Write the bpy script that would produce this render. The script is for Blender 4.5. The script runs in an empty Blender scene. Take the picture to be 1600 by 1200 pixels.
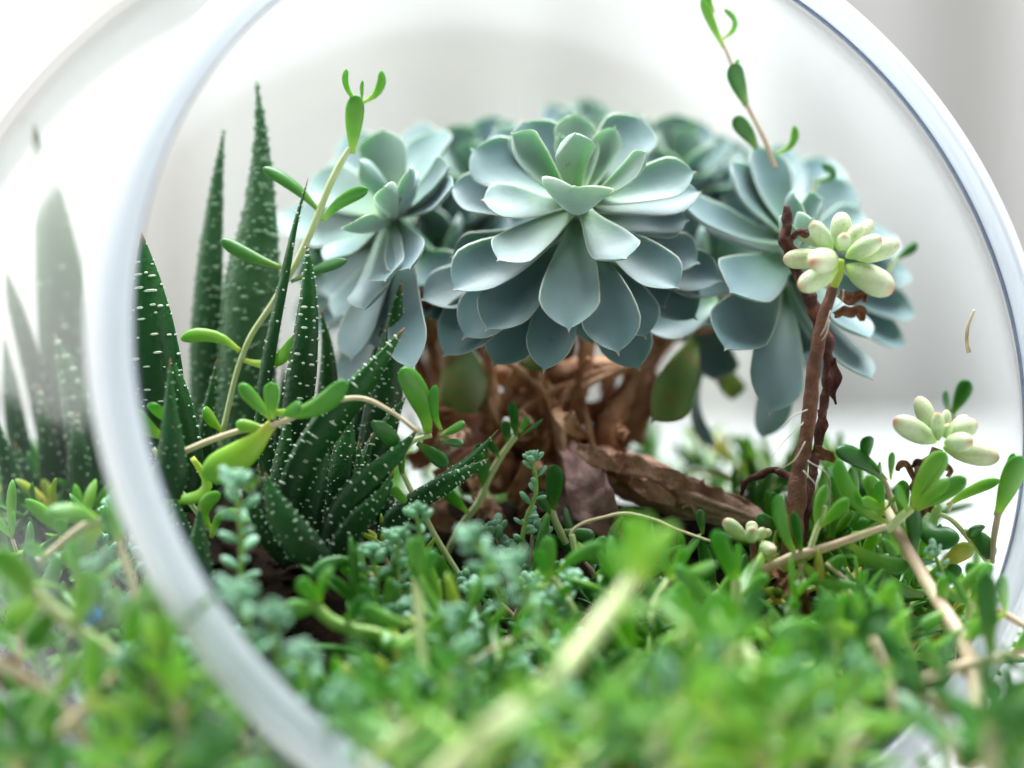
import bpy, math, random
import numpy as np
from mathutils import Vector, Matrix, noise
random.seed(7); RNG = np.random.RandomState(7)
SC = bpy.context.scene
COL = SC.collection
V = Vector

# ------------------------------------------------------------------ camera
H = 0.280                                   # camera height above the table
PITCH = math.radians(7)
CAMP = V((0, 0, H))
FW = V((0, math.cos(PITCH), -math.sin(PITCH))); UPV = V((0, math.sin(PITCH), math.cos(PITCH))); RT = V((1, 0, 0))
KPX = 3.2154e-4                             # tangent per photograph pixel (1600 wide)
cd = bpy.data.cameras.new('camera'); cam = bpy.data.objects.new('camera', cd); COL.objects.link(cam)
cam.location = CAMP; cam.rotation_euler = (math.radians(83), 0, 0)
cd.sensor_width = 36; cd.lens = 36 / (1600 * KPX); cd.clip_start = 0.01; cd.clip_end = 50
cd.dof.use_dof = True; cd.dof.focus_distance = 0.604; cd.dof.aperture_fstop = 2.8; cd.dof.aperture_blades = 0
SC.camera = cam
def P(x, y, d): return CAMP + FW * d + RT * ((x - 800) * KPX * d) + UPV * ((600 - y) * KPX * d)

# ------------------------------------------------------------------ world and lamps
w = bpy.data.worlds.new('World'); SC.world = w; w.use_nodes = True
bg = w.node_tree.nodes['Background']; bg.inputs[0].default_value = (0.86, 0.93, 1.0, 1); bg.inputs[1].default_value = 0.05
def area(name, loc, target, sx, sy, power, col):
    l = bpy.data.lights.new(name, 'AREA'); l.shape = 'RECTANGLE'; l.size = sx; l.size_y = sy; l.energy = power; l.color = col
    o = bpy.data.objects.new(name, l); COL.objects.link(o); o.location = loc
    o.rotation_euler = (V(target) - V(loc)).to_track_quat('-Z', 'Y').to_euler(); return o
area('window_light_behind', (0.10, 1.05, 1.55), (0.0, 0.6, 0.2), 1.3, 0.8, 96, (0.95, 0.98, 1.0))
area('window_light_left', (-1.05, 0.72, 0.86), (0.0, 0.6, 0.2), 1.2, 1.2, 19, (1.0, 0.99, 0.97))
area('fill_light_curtain', (-1.7, 1.45, 0.9), (0.4, 2.2, 0.45), 0.5, 0.9, 11, (1.0, 0.99, 0.97))  # added fill lamp that brightens the curtain and models its pleats from the side
area('fill_light_right', (0.9, 0.0, 0.36), (0.0, 0.65, 0.18), 0.8, 0.8, 3.5, (1.0, 0.97, 0.92))  # small warm fill, added to lift the trunk, the log and the rim front
SC.view_settings.view_transform = 'Standard'; SC.view_settings.look = 'None'; SC.view_settings.exposure = 0.12; SC.view_settings.gamma = 1
SC.cycles.max_bounces = 10; SC.cycles.transparent_max_bounces = 16; SC.cycles.transmission_bounces = 8
SC.cycles.use_denoising = True

# ------------------------------------------------------------------ materials
def mat(name):
    m = bpy.data.materials.new(name); m.use_nodes = True; nt = m.node_tree
    b = nt.nodes['Principled BSDF']; return m, nt, b
def N(nt, t, **kw):
    n = nt.nodes.new(t)
    for k_, v in kw.items(): setattr(n, k_, v)
    return n
def attr(nt, name): return N(nt, 'ShaderNodeAttribute', attribute_name=name).outputs['Fac']
def ramp(nt, fac, stops):
    r = N(nt, 'ShaderNodeValToRGB'); nt.links.new(fac, r.inputs[0]); e = r.color_ramp.elements
    while len(e) < len(stops): e.new(0.5)
    for i, (p, c) in enumerate(stops): e[i].position = p; e[i].color = (*c, 1)
    return r.outputs[0]
def mix(nt, fac, a, b, mode='MIX'):
    n = N(nt, 'ShaderNodeMix', data_type='RGBA', blend_type=mode)
    for s, v in ((n.inputs[0], fac), (n.inputs[6], a), (n.inputs[7], b)):
        if isinstance(v, (int, float)): s.default_value = v
        elif isinstance(v, tuple): s.default_value = (*v, 1)
        else: nt.links.new(v, s)
    return n.outputs[2]
def noise_(nt, scale, detail=3, rough=0.55, coord='Object', dist=0.0):
    tc = N(nt, 'ShaderNodeTexCoord'); n = N(nt, 'ShaderNodeTexNoise'); nt.links.new(tc.outputs[coord], n.inputs['Vector'])
    n.inputs['Scale'].default_value = scale; n.inputs['Detail'].default_value = detail; n.inputs['Roughness'].default_value = rough
    n.inputs['Distortion'].default_value = dist; return n.outputs['Fac']
def rmap(nt, v, a, b, c, d):
    n = N(nt, 'ShaderNodeMapRange'); nt.links.new(v, n.inputs[0])
    for i, x in enumerate((a, b, c, d)): n.inputs[i + 1].default_value = x
    return n.outputs[0]
def bump(nt, b, h, strength, dist):
    n = N(nt, 'ShaderNodeBump'); nt.links.new(h, n.inputs['Height']); n.inputs['Strength'].default_value = strength
    n.inputs['Distance'].default_value = dist; nt.links.new(n.outputs[0], b.inputs['Normal'])
def leaf_mat(name, along, alt, rim=None, rough=0.45, sss=0.0, trans=0.25, spot=None, bscale=900, bst=0.25, spec=0.5, coat=0.0, nscale=260, bloom=(1.25, 1.2, 1.0)):
    m, nt, b = mat(name)
    a = attr(nt, 'along'); t = attr(nt, 'tone')
    c = mix(nt, t, ramp(nt, a, along), ramp(nt, a, alt))
    n1 = noise_(nt, nscale, 4)
    c = mix(nt, rmap(nt, n1, 0.35, 0.7, 0.0, 0.30), c, mix(nt, 1.0, c, (0.55, 0.62, 0.55), 'MULTIPLY'))
    n2 = noise_(nt, nscale * 0.3, 2)
    c = mix(nt, rmap(nt, n2, 0.42, 0.68, 0.0, 0.35 if bloom[2] == 1.0 else 0.65), c, mix(nt, 1.0, c, bloom, 'MULTIPLY'))
    if spot:
        n3 = noise_(nt, spot[1], 3, 0.6); c = mix(nt, rmap(nt, n3, spot[2], spot[2] + 0.05, 0.0, spot[3]), c, spot[0])
    if rim:
        r = attr(nt, 'rim'); c = mix(nt, rmap(nt, r, rim[1], 1.0, 0.0, rim[2]), c, rim[0])
    nt.links.new(c, b.inputs['Base Color']); b.inputs['Roughness'].default_value = rough
    b.inputs['Specular IOR Level'].default_value = spec
    if coat: b.inputs['Coat Weight'].default_value = coat; b.inputs['Coat Roughness'].default_value = 0.25
    if sss:
        b.inputs['Subsurface Weight'].default_value = sss; b.inputs['Subsurface Radius'].default_value = (0.5, 1.0, 0.35); b.inputs['Subsurface Scale'].default_value = 0.004
    bump(nt, b, noise_(nt, bscale, 3), bst, 0.0004)
    if trans:
        tr = N(nt, 'ShaderNodeBsdfTranslucent'); ms = N(nt, 'ShaderNodeMixShader'); ms.inputs[0].default_value = trans
        nt.links.new(mix(nt, 1.0, c, (1.5, 1.55, 1.0), 'MULTIPLY'), tr.inputs[0])
        nt.links.new(b.outputs[0], ms.inputs[1]); nt.links.new(tr.outputs[0], ms.inputs[2]); nt.links.new(ms.outputs[0], nt.nodes['Material Output'].inputs[0])
    return m
M = {}
M['echeveria'] = leaf_mat('powdery_blue_leaf',
    [(0.0, (0.10, 0.22, 0.07)), (0.22, (0.11, 0.23, 0.16)), (0.55, (0.095, 0.175, 0.185)), (0.965, (0.125, 0.22, 0.24)), (1.0, (0.50, 0.22, 0.18))],
    [(0.0, (0.22, 0.40, 0.14)), (0.5, (0.24, 0.37, 0.27)), (1.0, (0.31, 0.43, 0.36))],
    rim=((0.66, 0.58, 0.48), 0.92, 0.55), rough=0.46, sss=0.2, trans=0.06, spot=((0.10, 0.10, 0.07), 210, 0.70, 0.55), bscale=500, bst=0.18, spec=0.6, nscale=110, bloom=(1.30, 1.32, 1.36))
_b = M['echeveria'].node_tree.nodes['Principled BSDF']; _b.inputs['Sheen Weight'].default_value = 0.6; _b.inputs['Sheen Roughness'].default_value = 0.4; _b.inputs['Sheen Tint'].default_value = (0.85, 0.93, 1, 1)
M['green'] = leaf_mat('bright_trailing_leaf',
    [(0.0, (0.42, 0.60, 0.12)), (0.3, (0.14, 0.37, 0.05)), (1.0, (0.065, 0.25, 0.04))],
    [(0.0, (0.62, 0.66, 0.12)), (0.3, (0.36, 0.58, 0.06)), (1.0, (0.19, 0.44, 0.05))],
    rough=0.33, sss=0.2, trans=0.30, bscale=1500, bst=0.15, spec=0.5, nscale=160)
M['dark_green'] = leaf_mat('deep_green_leaf',
    [(0.0, (0.20, 0.34, 0.06)), (0.4, (0.045, 0.20, 0.03)), (1.0, (0.03, 0.15, 0.03))],
    [(0.0, (0.20, 0.34, 0.06)), (0.4, (0.07, 0.25, 0.03)), (1.0, (0.04, 0.17, 0.02))],
    rough=0.36, sss=0.1, trans=0.2, bscale=1500, bst=0.15)
M['yellow_leaf'] = leaf_mat('yellowing_leaf',
    [(0.0, (0.55, 0.50, 0.15)), (0.5, (0.40, 0.48, 0.06)), (1.0, (0.22, 0.38, 0.05))],
    [(0.0, (0.60, 0.40, 0.15)), (0.5, (0.55, 0.45, 0.08)), (1.0, (0.35, 0.42, 0.06))], rough=0.42, sss=0.2, trans=0.3)
M['blue_sedum'] = leaf_mat('blue_green_bead_leaf',
    [(0.0, (0.20, 0.42, 0.18)), (0.5, (0.22, 0.45, 0.31)), (1.0, (0.36, 0.58, 0.46))],
    [(0.0, (0.24, 0.46, 0.17)), (0.5, (0.18, 0.42, 0.26)), (1.0, (0.30, 0.53, 0.38))],
    rough=0.55, sss=0.2, trans=0.12, bscale=2500, bst=0.35, nscale=400)
M['haworthia'] = leaf_mat('dark_zebra_leaf',
    [(0.0, (0.006, 0.030, 0.008)), (0.5, (0.007, 0.060, 0.012)), (0.93, (0.018, 0.11, 0.02)), (1.0, (0.30, 0.10, 0.03))],
    [(0.0, (0.05, 0.14, 0.06)), (0.6, (0.085, 0.20, 0.095)), (1.0, (0.10, 0.24, 0.12))],
    rough=0.40, sss=0.0, trans=0.0, bscale=620, bst=0.9, spec=0.30, nscale=300)
M['jelly'] = leaf_mat('pale_bean_leaf',
    [(0.0, (0.36, 0.56, 0.10)), (0.3, (0.46, 0.58, 0.32)), (0.86, (0.60, 0.66, 0.48)), (0.96, (0.58, 0.48, 0.32)), (1.0, (0.48, 0.16, 0.12))],
    [(0.0, (0.36, 0.50, 0.14)), (0.4, (0.50, 0.52, 0.30)), (0.8, (0.56, 0.54, 0.34)), (1.0, (0.50, 0.36, 0.22))],
    rough=0.50, sss=0.3, trans=0.0, spot=((0.24, 0.30, 0.10), 900, 0.62, 0.55), bscale=900, bst=0.5, nscale=300, spec=.35)
M['old_leaf'] = leaf_mat('old_green_leaf',
    [(0.0, (0.05, 0.11, 0.03)), (0.6, (0.07, 0.15, 0.03)), (1.0, (0.12, 0.20, 0.03))], [(0.0, (0.45, 0.42, 0.05)), (1.0, (0.22, 0.40, 0.04))], rough=0.5, sss=0.1, trans=0.2, spot=((0.16, 0.14, 0.03), 120, 0.5, 0.6), nscale=90)
def plain(name, c1, c2, rough, nscale, bst=0.5, bdist=0.001, c3=None, spec=0.4, trans=0, bscale=None):
    m, nt, b = mat(name)
    c = mix(nt, rmap(nt, noise_(nt, nscale, 6, 0.65, dist=0.6), 0.35, 0.65, 0, 1), c1, c2)
    if c3: c = mix(nt, rmap(nt, noise_(nt, nscale * 0.35, 4), 0.5, 0.68, 0, 0.85), c, c3)
    nt.links.new(c, b.inputs['Base Color']); b.inputs['Roughness'].default_value = rough; b.inputs['Specular IOR Level'].default_value = spec
    bump(nt, b, noise_(nt, bscale or nscale * 3, 6, 0.7), bst, bdist)
    if trans:
        tr = N(nt, 'ShaderNodeBsdfTranslucent'); ms = N(nt, 'ShaderNodeMixShader'); ms.inputs[0].default_value = trans
        nt.links.new(c, tr.inputs[0]); nt.links.new(b.outputs[0], ms.inputs[1]); nt.links.new(tr.outputs[0], ms.inputs[2]); nt.links.new(ms.outputs[0], nt.nodes['Material Output'].inputs[0])
    return m
M['pale_stem'] = plain('pale_green_stem', (0.52, 0.64, 0.26), (0.60, 0.66, 0.36), 0.45, 200, 0.3, 0.0003, trans=0.12)
M['pink_stem'] = plain('pinkish_stem', (0.66, 0.56, 0.38), (0.62, 0.42, 0.30), 0.45, 200, 0.3, 0.0003, c3=(0.60, 0.60, 0.34), trans=0.15)
M['beige_stem'] = plain('beige_dry_stem', (0.56, 0.44, 0.27), (0.62, 0.54, 0.36), 0.55, 240, 0.4, 0.0004)
M['green_stem'] = plain('green_stem', (0.20, 0.40, 0.07), (0.30, 0.46, 0.12), 0.45, 200, 0.3, 0.0003, trans=0.1)
M['brown_stem'] = plain('woody_brown_stem', (0.20, 0.075, 0.04), (0.11, 0.04, 0.025), 0.55, 320, 1.0, 0.0009, c3=(0.34, 0.18, 0.09))
M['dead'] = plain('dead_red_brown_stem', (0.10, 0.022, 0.012), (0.05, 0.012, 0.008), 0.6, 300, 1.0, 0.0012, c3=(0.26, 0.08, 0.04))
M['dry_leaf'] = plain('shrivelled_leaf', (0.30, 0.12, 0.05), (0.14, 0.05, 0.025), 0.55, 350, 1.0, 0.0008, c3=(0.45, 0.25, 0.12), trans=0.15)
M['trunk'] = plain('tan_trunk', (0.68, 0.35, 0.18), (0.34, 0.14, 0.07), 0.6, 130, 1.0, 0.002, c3=(0.82, 0.54, 0.34), trans=0.25)
M['bark'] = plain('pinkish_bark', (0.72, 0.42, 0.30), (0.34, 0.14, 0.08), 0.6, 70, 1.0, 0.004, c3=(0.85, 0.62, 0.48), bscale=200)
M['dry_purple'] = plain('dry_purple_brown_leaf', (0.38, 0.22, 0.19), (0.18, 0.085, 0.075), 0.5, 120, 0.8, 0.0015, c3=(0.36, 0.20, 0.17), trans=0.1)
M['pink_leaf'] = plain('faded_pink_leaf', (0.50, 0.28, 0.22), (0.42, 0.16, 0.11), 0.4, 120, 0.5, 0.001, c3=(0.52, 0.42, 0.40), trans=0.3)
M['soil'] = plain('dark_soil', (0.028, 0.016, 0.010), (0.010, 0.007, 0.005), 0.9, 220, 1.0, 0.003, c3=(0.05, 0.026, 0.014), spec=0.08)
M['hair'] = plain('fine_root', (0.55, 0.50, 0.42), (0.45, 0.38, 0.3), 0.5, 300, 0.1)
M['blue'] = plain('blue_bead', (0.01, 0.16, 0.42), (0.01, 0.22, 0.40), 0.2, 90, 0.1)
M['dot'] = plain('white_tubercle', (0.62, 0.70, 0.58), (0.38, 0.52, 0.36), 0.45, 400, 0.2, 0.0003)
M['dot_green'] = plain('green_tubercle', (0.20, 0.33, 0.20), (0.13, 0.25, 0.13), 0.4, 400, 0.2, 0.0003)
M['table'] = plain('white_painted_table', (0.70, 0.71, 0.72), (0.66, 0.67, 0.69), 0.35, 3, 0.1, 0.0005)
M['wall'] = plain('pale_wall', (0.66, 0.62, 0.59), (0.63, 0.60, 0.58), 0.8, 2, 0.1)
M['curtain'] = plain('sheer_curtain', (0.58, 0.57, 0.55), (0.52, 0.51, 0.49), 0.85, 1.5, 0.2, 0.001, trans=0.25)
def glass_mats():
    m, nt, b = mat('thin_clear_glass'); nt.nodes.remove(b)
    tr = N(nt, 'ShaderNodeBsdfTransparent'); tr.inputs[0].default_value = (0.965, 0.98, 0.975, 1)
    gl = N(nt, 'ShaderNodeBsdfGlossy'); gl.inputs['Roughness'].default_value = 0.14
    ge = N(nt, 'ShaderNodeNewGeometry'); dp = N(nt, 'ShaderNodeVectorMath', operation='DOT_PRODUCT'); nt.links.new(ge.outputs['Normal'], dp.inputs[0]); nt.links.new(ge.outputs['Incoming'], dp.inputs[1])
    def mth(op, a_, b_=None):
        n_ = N(nt, 'ShaderNodeMath', operation=op)
        for i_, x_ in enumerate((a_, b_)):
            if x_ is None: continue
            if isinstance(x_, (int, float)): n_.inputs[i_].default_value = x_
            else: nt.links.new(x_, n_.inputs[i_])
        return n_.outputs[0]
    fr_ = mth('ADD', mth('MULTIPLY', mth('POWER', mth('SUBTRACT', 1.0, mth('ABSOLUTE', dp.outputs['Value'])), 5.0), 0.96), 0.04)   # thin pane: same from both sides
    ms = N(nt, 'ShaderNodeMixShader'); nt.links.new(fr_, ms.inputs[0]); nt.links.new(tr.outputs[0], ms.inputs[1]); nt.links.new(gl.outputs[0], ms.inputs[2])
    df = N(nt, 'ShaderNodeBsdfDiffuse'); df.inputs[0].default_value = (0.85, 0.88, 0.9, 1)
    tl = N(nt, 'ShaderNodeBsdfTranslucent'); tl.inputs[0].default_value = (0.85, 0.88, 0.9, 1)
    md = N(nt, 'ShaderNodeMixShader'); md.inputs[0].default_value = 0.5; nt.links.new(df.outputs[0], md.inputs[1]); nt.links.new(tl.outputs[0], md.inputs[2])
    dust = rmap(nt, noise_(nt, 14, 4, 0.6, dist=1.2), 0.42, 0.78, 0.002, 0.022)      # film of dust on the glass
    m2 = N(nt, 'ShaderNodeMixShader'); nt.links.new(dust, m2.inputs[0]); nt.links.new(ms.outputs[0], m2.inputs[1]); nt.links.new(md.outputs[0], m2.inputs[2])
    nt.links.new(m2.outputs[0], nt.nodes['Material Output'].inputs[0]); M['glass'] = m
    for nm, key, col, milk, rough in (('frosted_glass_band', 'rim', (0.87, 0.905, 0.955), .55, .25), ('glass_edge_line', 'rim_edge', (0.30, 0.34, 0.46), .25, .2), ('bright_glass_bevel', 'rim_bevel', (0.97, 0.98, 0.99), .70, .15)):
        m, nt, b = mat(nm); b.inputs['Base Color'].default_value = (*col, 1); b.inputs['Roughness'].default_value = rough; b.inputs['Transmission Weight'].default_value = 1 - milk; b.inputs['IOR'].default_value = 1.35
        tl = N(nt, 'ShaderNodeBsdfTranslucent'); tl.inputs[0].default_value = (*col, 1); ms = N(nt, 'ShaderNodeMixShader'); ms.inputs[0].default_value = .50 if key != 'rim_edge' else .1
        nt.links.new(b.outputs[0], ms.inputs[1]); nt.links.new(tl.outputs[0], ms.inputs[2]); nt.links.new(ms.outputs[0], nt.nodes['Material Output'].inputs[0]); M[key] = m
glass_mats()

# ------------------------------------------------------------------ object helpers
def link(o): COL.objects.link(o); return o
def tag(o, label=None, cat=None, group=None, kind=None):
    if label: o['label'] = label
    if cat: o['category'] = cat
    if group: o['group'] = group
    if kind: o['kind'] = kind
    return o
def empty(name, loc, label=None, cat=None, group=None):
    o = bpy.data.objects.new(name, None); o.empty_display_size = 0.01; o.location = loc; link(o); return tag(o, label, cat, group)
def org(o):
    p = V((0, 0, 0))
    while o: p = p + o.location; o = o.parent
    return p
def mesh_obj(name, verts, faces, material, parent=None, attrs=None, smooth=True):
    """verts in world coordinates; stored relative to the thing's base"""
    me = bpy.data.meshes.new(name); o = bpy.data.objects.new(name, me); base = V((0, 0, 0))
    if parent is not None:
        base = org(parent); o.parent = parent
    else:
        vs = np.array(verts); base = V((float(vs[:, 0].mean()), float(vs[:, 1].mean()), float(vs[:, 2].min()))); o.location = base
    me.from_pydata([(v[0] - base[0], v[1] - base[1], v[2] - base[2]) for v in verts], [], faces)
    if smooth: me.polygons.foreach_set('use_smooth', [True] * len(me.polygons))
    for k_, vals in (attrs or {}).items():
        a = me.attributes.new(k_, 'FLOAT', 'POINT'); a.data.foreach_set('value', np.asarray(vals, dtype=np.float32))
    me.materials.append(M[material] if isinstance(material, str) else material); me.update(); link(o); return o

def catmull(pts, us):
    n = len(pts); out = []
    for u in us:
        s = u * (n - 1); i = min(int(s), n - 2); t = s - i
        p1, p2 = pts[i], pts[i + 1]; p0 = pts[i - 1] if i > 0 else p1 * 2 - p2; p3 = pts[i + 2] if i + 2 < n else p2 * 2 - p1
        out.append(0.5 * ((2 * p1) + (p2 - p0) * t + (2 * p0 - 5 * p1 + 4 * p2 - p3) * t * t + (3 * p1 - p0 - 3 * p2 + p3) * t ** 3))
    return out
def lerp_list(vals, us):
    return np.interp(us, np.linspace(0, 1, len(vals)), vals)

class Geo:
    def __init__(s): s.v = []; s.f = []; s.a = {'along': [], 'rim': [], 'tone': []}
    def add(s, v, f, along=0.5, rim=0.0, tone=0.0):
        o = len(s.v); s.v += [tuple(x) for x in v]; s.f += [tuple(i + o for i in q) for q in f]; n = len(v)
        for k_, x in (('along', along), ('rim', rim), ('tone', tone)): s.a[k_] += (list(x) if hasattr(x, '__len__') else [x] * n)
    def obj(s, name, material, parent=None, smooth=True): return mesh_obj(name, s.v, s.f, material, parent, s.a, smooth)

def frames(sp, up, side=None):
    n = len(sp); fr = []
    for i in range(n):
        T = (sp[min(i + 1, n - 1)] - sp[max(i - 1, 0)]).normalized()
        S = (side - T * side.dot(T)) if side is not None else T.cross(up)
        if S.length < 1e-6: S = T.orthogonal()
        S.normalize(); fr.append((T, S, S.cross(T).normalized()))
    return fr
def blade(sp, us, ws, ts, up, side=None, cup=0.0, ncs=12, tone=0.0, keel=0.5, wav=0.0, seed=0):
    """closed leaf body. ws full widths, ts full thicknesses; keel = share of the thickness above the mid surface"""
    fr = frames(sp, up, side); vs = []; al = []; ri = []; n = len(sp)
    for i in range(n):
        T, S, Nn = fr[i]; w_, t_ = ws[i], ts[i]
        for j in range(ncs):
            th = 2 * math.pi * j / ncs; c = math.cos(th); s = math.sin(th)
            z = (s * t_ * (keel if s > 0 else 1 - keel)) * (abs(s) ** 0.0 if False else 1) + cup * w_ * c * c
            if wav: z += wav * w_ * c * c * math.sin(us[i] * 9 + seed + (c > 0) * 1.7)
            vs.append(sp[i] + S * (c * w_ / 2) + Nn * z); al.append(us[i]); ri.append(max(abs(c), us[i] ** 6))
    f = []
    for i in range(n - 1):
        for j in range(ncs):
            a = i * ncs + j; b = i * ncs + (j + 1) % ncs; f.append((a, a + ncs, b + ncs, b))
    f.append(tuple(range(ncs))); f.append(tuple(range(n * ncs - 1, (n - 1) * ncs - 1, -1)))
    return vs, f, al, ri, fr
def tube(pts, radii, n=24, ncs=8, rough=0.0, seed=0, scale=200):
    us = [i / (n - 1) for i in range(n)]; sp = catmull(pts, us); rs = lerp_list(radii, us); v = []; f = []
    up = V((0.31, 0.2, 0.93)).normalized(); ref = None
    for i in range(n):
        T = (sp[min(i + 1, n - 1)] - sp[max(i - 1, 0)]).normalized()
        S = (ref - T * ref.dot(T)) if ref is not None else T.cross(up)
        if S.length < 1e-5: S = T.orthogonal()
        S.normalize(); ref = S; B = T.cross(S)
        for j in range(ncs):
            th = 2 * math.pi * j / ncs; d = S * math.cos(th) + B * math.sin(th); r = rs[i]
            if rough: r *= 1 + rough * noise.noise((sp[i] + d * rs[i]) * scale + V((seed, 0, 0)))
            v.append(sp[i] + d * r)
    for i in range(n - 1):
        for j in range(ncs):
            a = i * ncs + j; b = i * ncs + (j + 1) % ncs; f.append((a, b, b + ncs, a + ncs))
    f.append(tuple(range(ncs - 1, -1, -1))); f.append(tuple(range((n - 1) * ncs, n * ncs))); return v, f
def tube_obj(name, pts, radii, material, parent=None, **kw):
    v, f = tube(pts, radii, **kw); g = Geo(); g.add(v, f); return g.obj(name, material, parent)
def PP(lst, d=None):
    return [P(*(p if len(p) > 2 else (p[0], p[1], d))) for p in lst]
def pxw(px, d): return px * KPX * d
TOCAM = (CAMP - P(800, 600, 0.6)).normalized()

# ------------------------------------------------------------------ soil height, bowl geometry
BN = V((math.sin(0.378) * math.cos(0.385), -math.cos(0.378) * math.cos(0.385), math.sin(0.385)))
BC = P(959.6, 542.3, 0.56); RO = 0.135; BH = 0.13; BS = BC - BN * BH; BR = math.hypot(RO, BH); ZB = H - 0.2755
def soil_z(x, y):
    z = np.interp(y, [0.44, 0.50, 0.56, 0.62, 0.68, 0.73, 0.80, 0.88], [-0.190, -0.180, -0.158, -0.137, -0.127, -0.134, -0.165, -0.20])
    z += -max(0, x - 0.085) ** 2 * 7.5 - max(0, -0.13 - x) ** 2 * 4
    return H + float(z) + 0.0035 * noise.noise(V((x * 40, y * 40, 0)))

# ------------------------------------------------------------------ setting
def setting():
    g = Geo(); X0, X1, Y0, Y1 = -2.2, 2.2, -1.6, 1.95
    g.add([(X0, Y0, 0), (X1, Y0, 0), (X1, Y1, 0), (X0, Y1, 0), (X0, Y0, -.04), (X1, Y0, -.04), (X1, Y1, -.04), (X0, Y1, -.04)],
          [(0, 1, 2, 3), (7, 6, 5, 4), (0, 4, 5, 1), (1, 5, 6, 2), (2, 6, 7, 3), (3, 7, 4, 0)])
    tag(g.obj('table', 'table', smooth=False), kind='structure')
    g = Geo(); g.add([(-3, 2.35, -.9), (3, 2.35, -.9), (3, 2.35, 2.2), (-3, 2.35, 2.2)], [(0, 1, 2, 3)])
    tag(g.obj('wall', 'wall', smooth=False), kind='structure')
    # curtain in two panels of uneven pleats
    for (x0, x1, y0, lab, sd) in ((-0.32, 0.98, 2.16, 'wide pale grey curtain of soft pleats hanging behind the bowl', 1), (1.0, 1.9, 2.12, 'darker edged curtain panel hanging at the right edge behind the bowl', 5)):
        t = empty('curtain', ((x0 + x1) / 2, y0, -0.3), lab, 'curtain')
        n = 260; v = []; f = []
        for i in range(n):
            x = x0 + (x1 - x0) * i / (n - 1); a = 0.030 * math.sin(x * 21 + sd) + 0.11 * math.sin(x * 10.5 + sd * 2) + 0.03 * noise.noise(V((x * 5, sd, 0)))
            for z, kx in ((-0.3, 1.2), (0.6, 1.0), (1.5, 0.8)): v.append((x, y0 + a * kx, z))
        for i in range(n - 1):
            for j in range(2): a = i * 3 + j; f.append((a, a + 3, a + 4, a + 1))
        g = Geo(); g.add(v, f); g.obj('fabric', 'curtain', t)
setting()

def bowl():
    t = empty('glass_terrarium', (BS.x, BS.y, ZB), 'round clear glass bowl with a wide tilted opening holding the succulents', 'terrarium')
    a = BN.cross(V((0, 0, 1))).normalized(); b = a.cross(BN).normalized()
    def shell(R, ph0, nph=72, nth=144):
        v = []; f = []
        for i in range(nph + 1):
            ph = ph0 + (math.pi - ph0) * i / nph
            for j in range(nth):
                th = 2 * math.pi * j / nth
                p = BS + BN * (R * math.cos(ph)) + (a * math.cos(th) + b * math.sin(th)) * (R * math.sin(ph))
                if p.z < ZB + (BR - R): p.z = ZB + (BR - R)
                v.append(p)
        for i in range(nph):
            for j in range(nth):
                q = i * nth + j; r = i * nth + (j + 1) % nth; f.append((q, q + nth, r + nth, r))
        return v, f
    ph0 = math.asin((RO + 0.006) / BR)
    g = Geo(); v, f = shell(BR, ph0); g.add(v, f); v, f = shell(BR - 0.0028, ph0); g.add(v, [q[::-1] for q in f])
    g.obj('glass_wall', 'glass', t)
    # ground lip of the opening: thin inner edge, flat frosted band, rounded bright outer bevel
    def sweep(name, material, prof):
        v = []; f = []; nt_ = 240; ns = len(prof)
        for i in range(nt_):
            th = 2 * math.pi * i / nt_; rad = a * math.cos(th) + b * math.sin(th)
            for r, h_ in prof: v.append(BC + rad * (RO + r) + BN * h_)
        for i in range(nt_):
            for j in range(ns):
                q = i * ns + j; r = ((i + 1) % nt_) * ns + j; q2 = i * ns + (j + 1) % ns; r2 = ((i + 1) % nt_) * ns + (j + 1) % ns; f.append((q, q2, r2, r))
        g = Geo(); g.add(v, f); g.obj(name, material, t)
    sweep('rim_band', 'rim', [(.0008, -.0010), (.0004, .0006), (.0012, .0016), (.0036, .0021), (.0062, .0018), (.0080, .0008), (.0084, 0), (.0084, -.0046), (.0040, -.0056)])
    sweep('rim_inner_edge', 'rim_edge', [(-.0001 + .0003 * math.cos(q * math.pi / 4), -.0004 + .0010 * math.sin(q * math.pi / 4)) for q in range(8)])
    sweep('rim_bevel', 'rim_bevel', [(.0098 + .0021 * math.cos(q * math.pi / 5), -.0022 + .0026 * math.sin(q * math.pi / 5)) for q in range(10)])
bowl()

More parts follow.
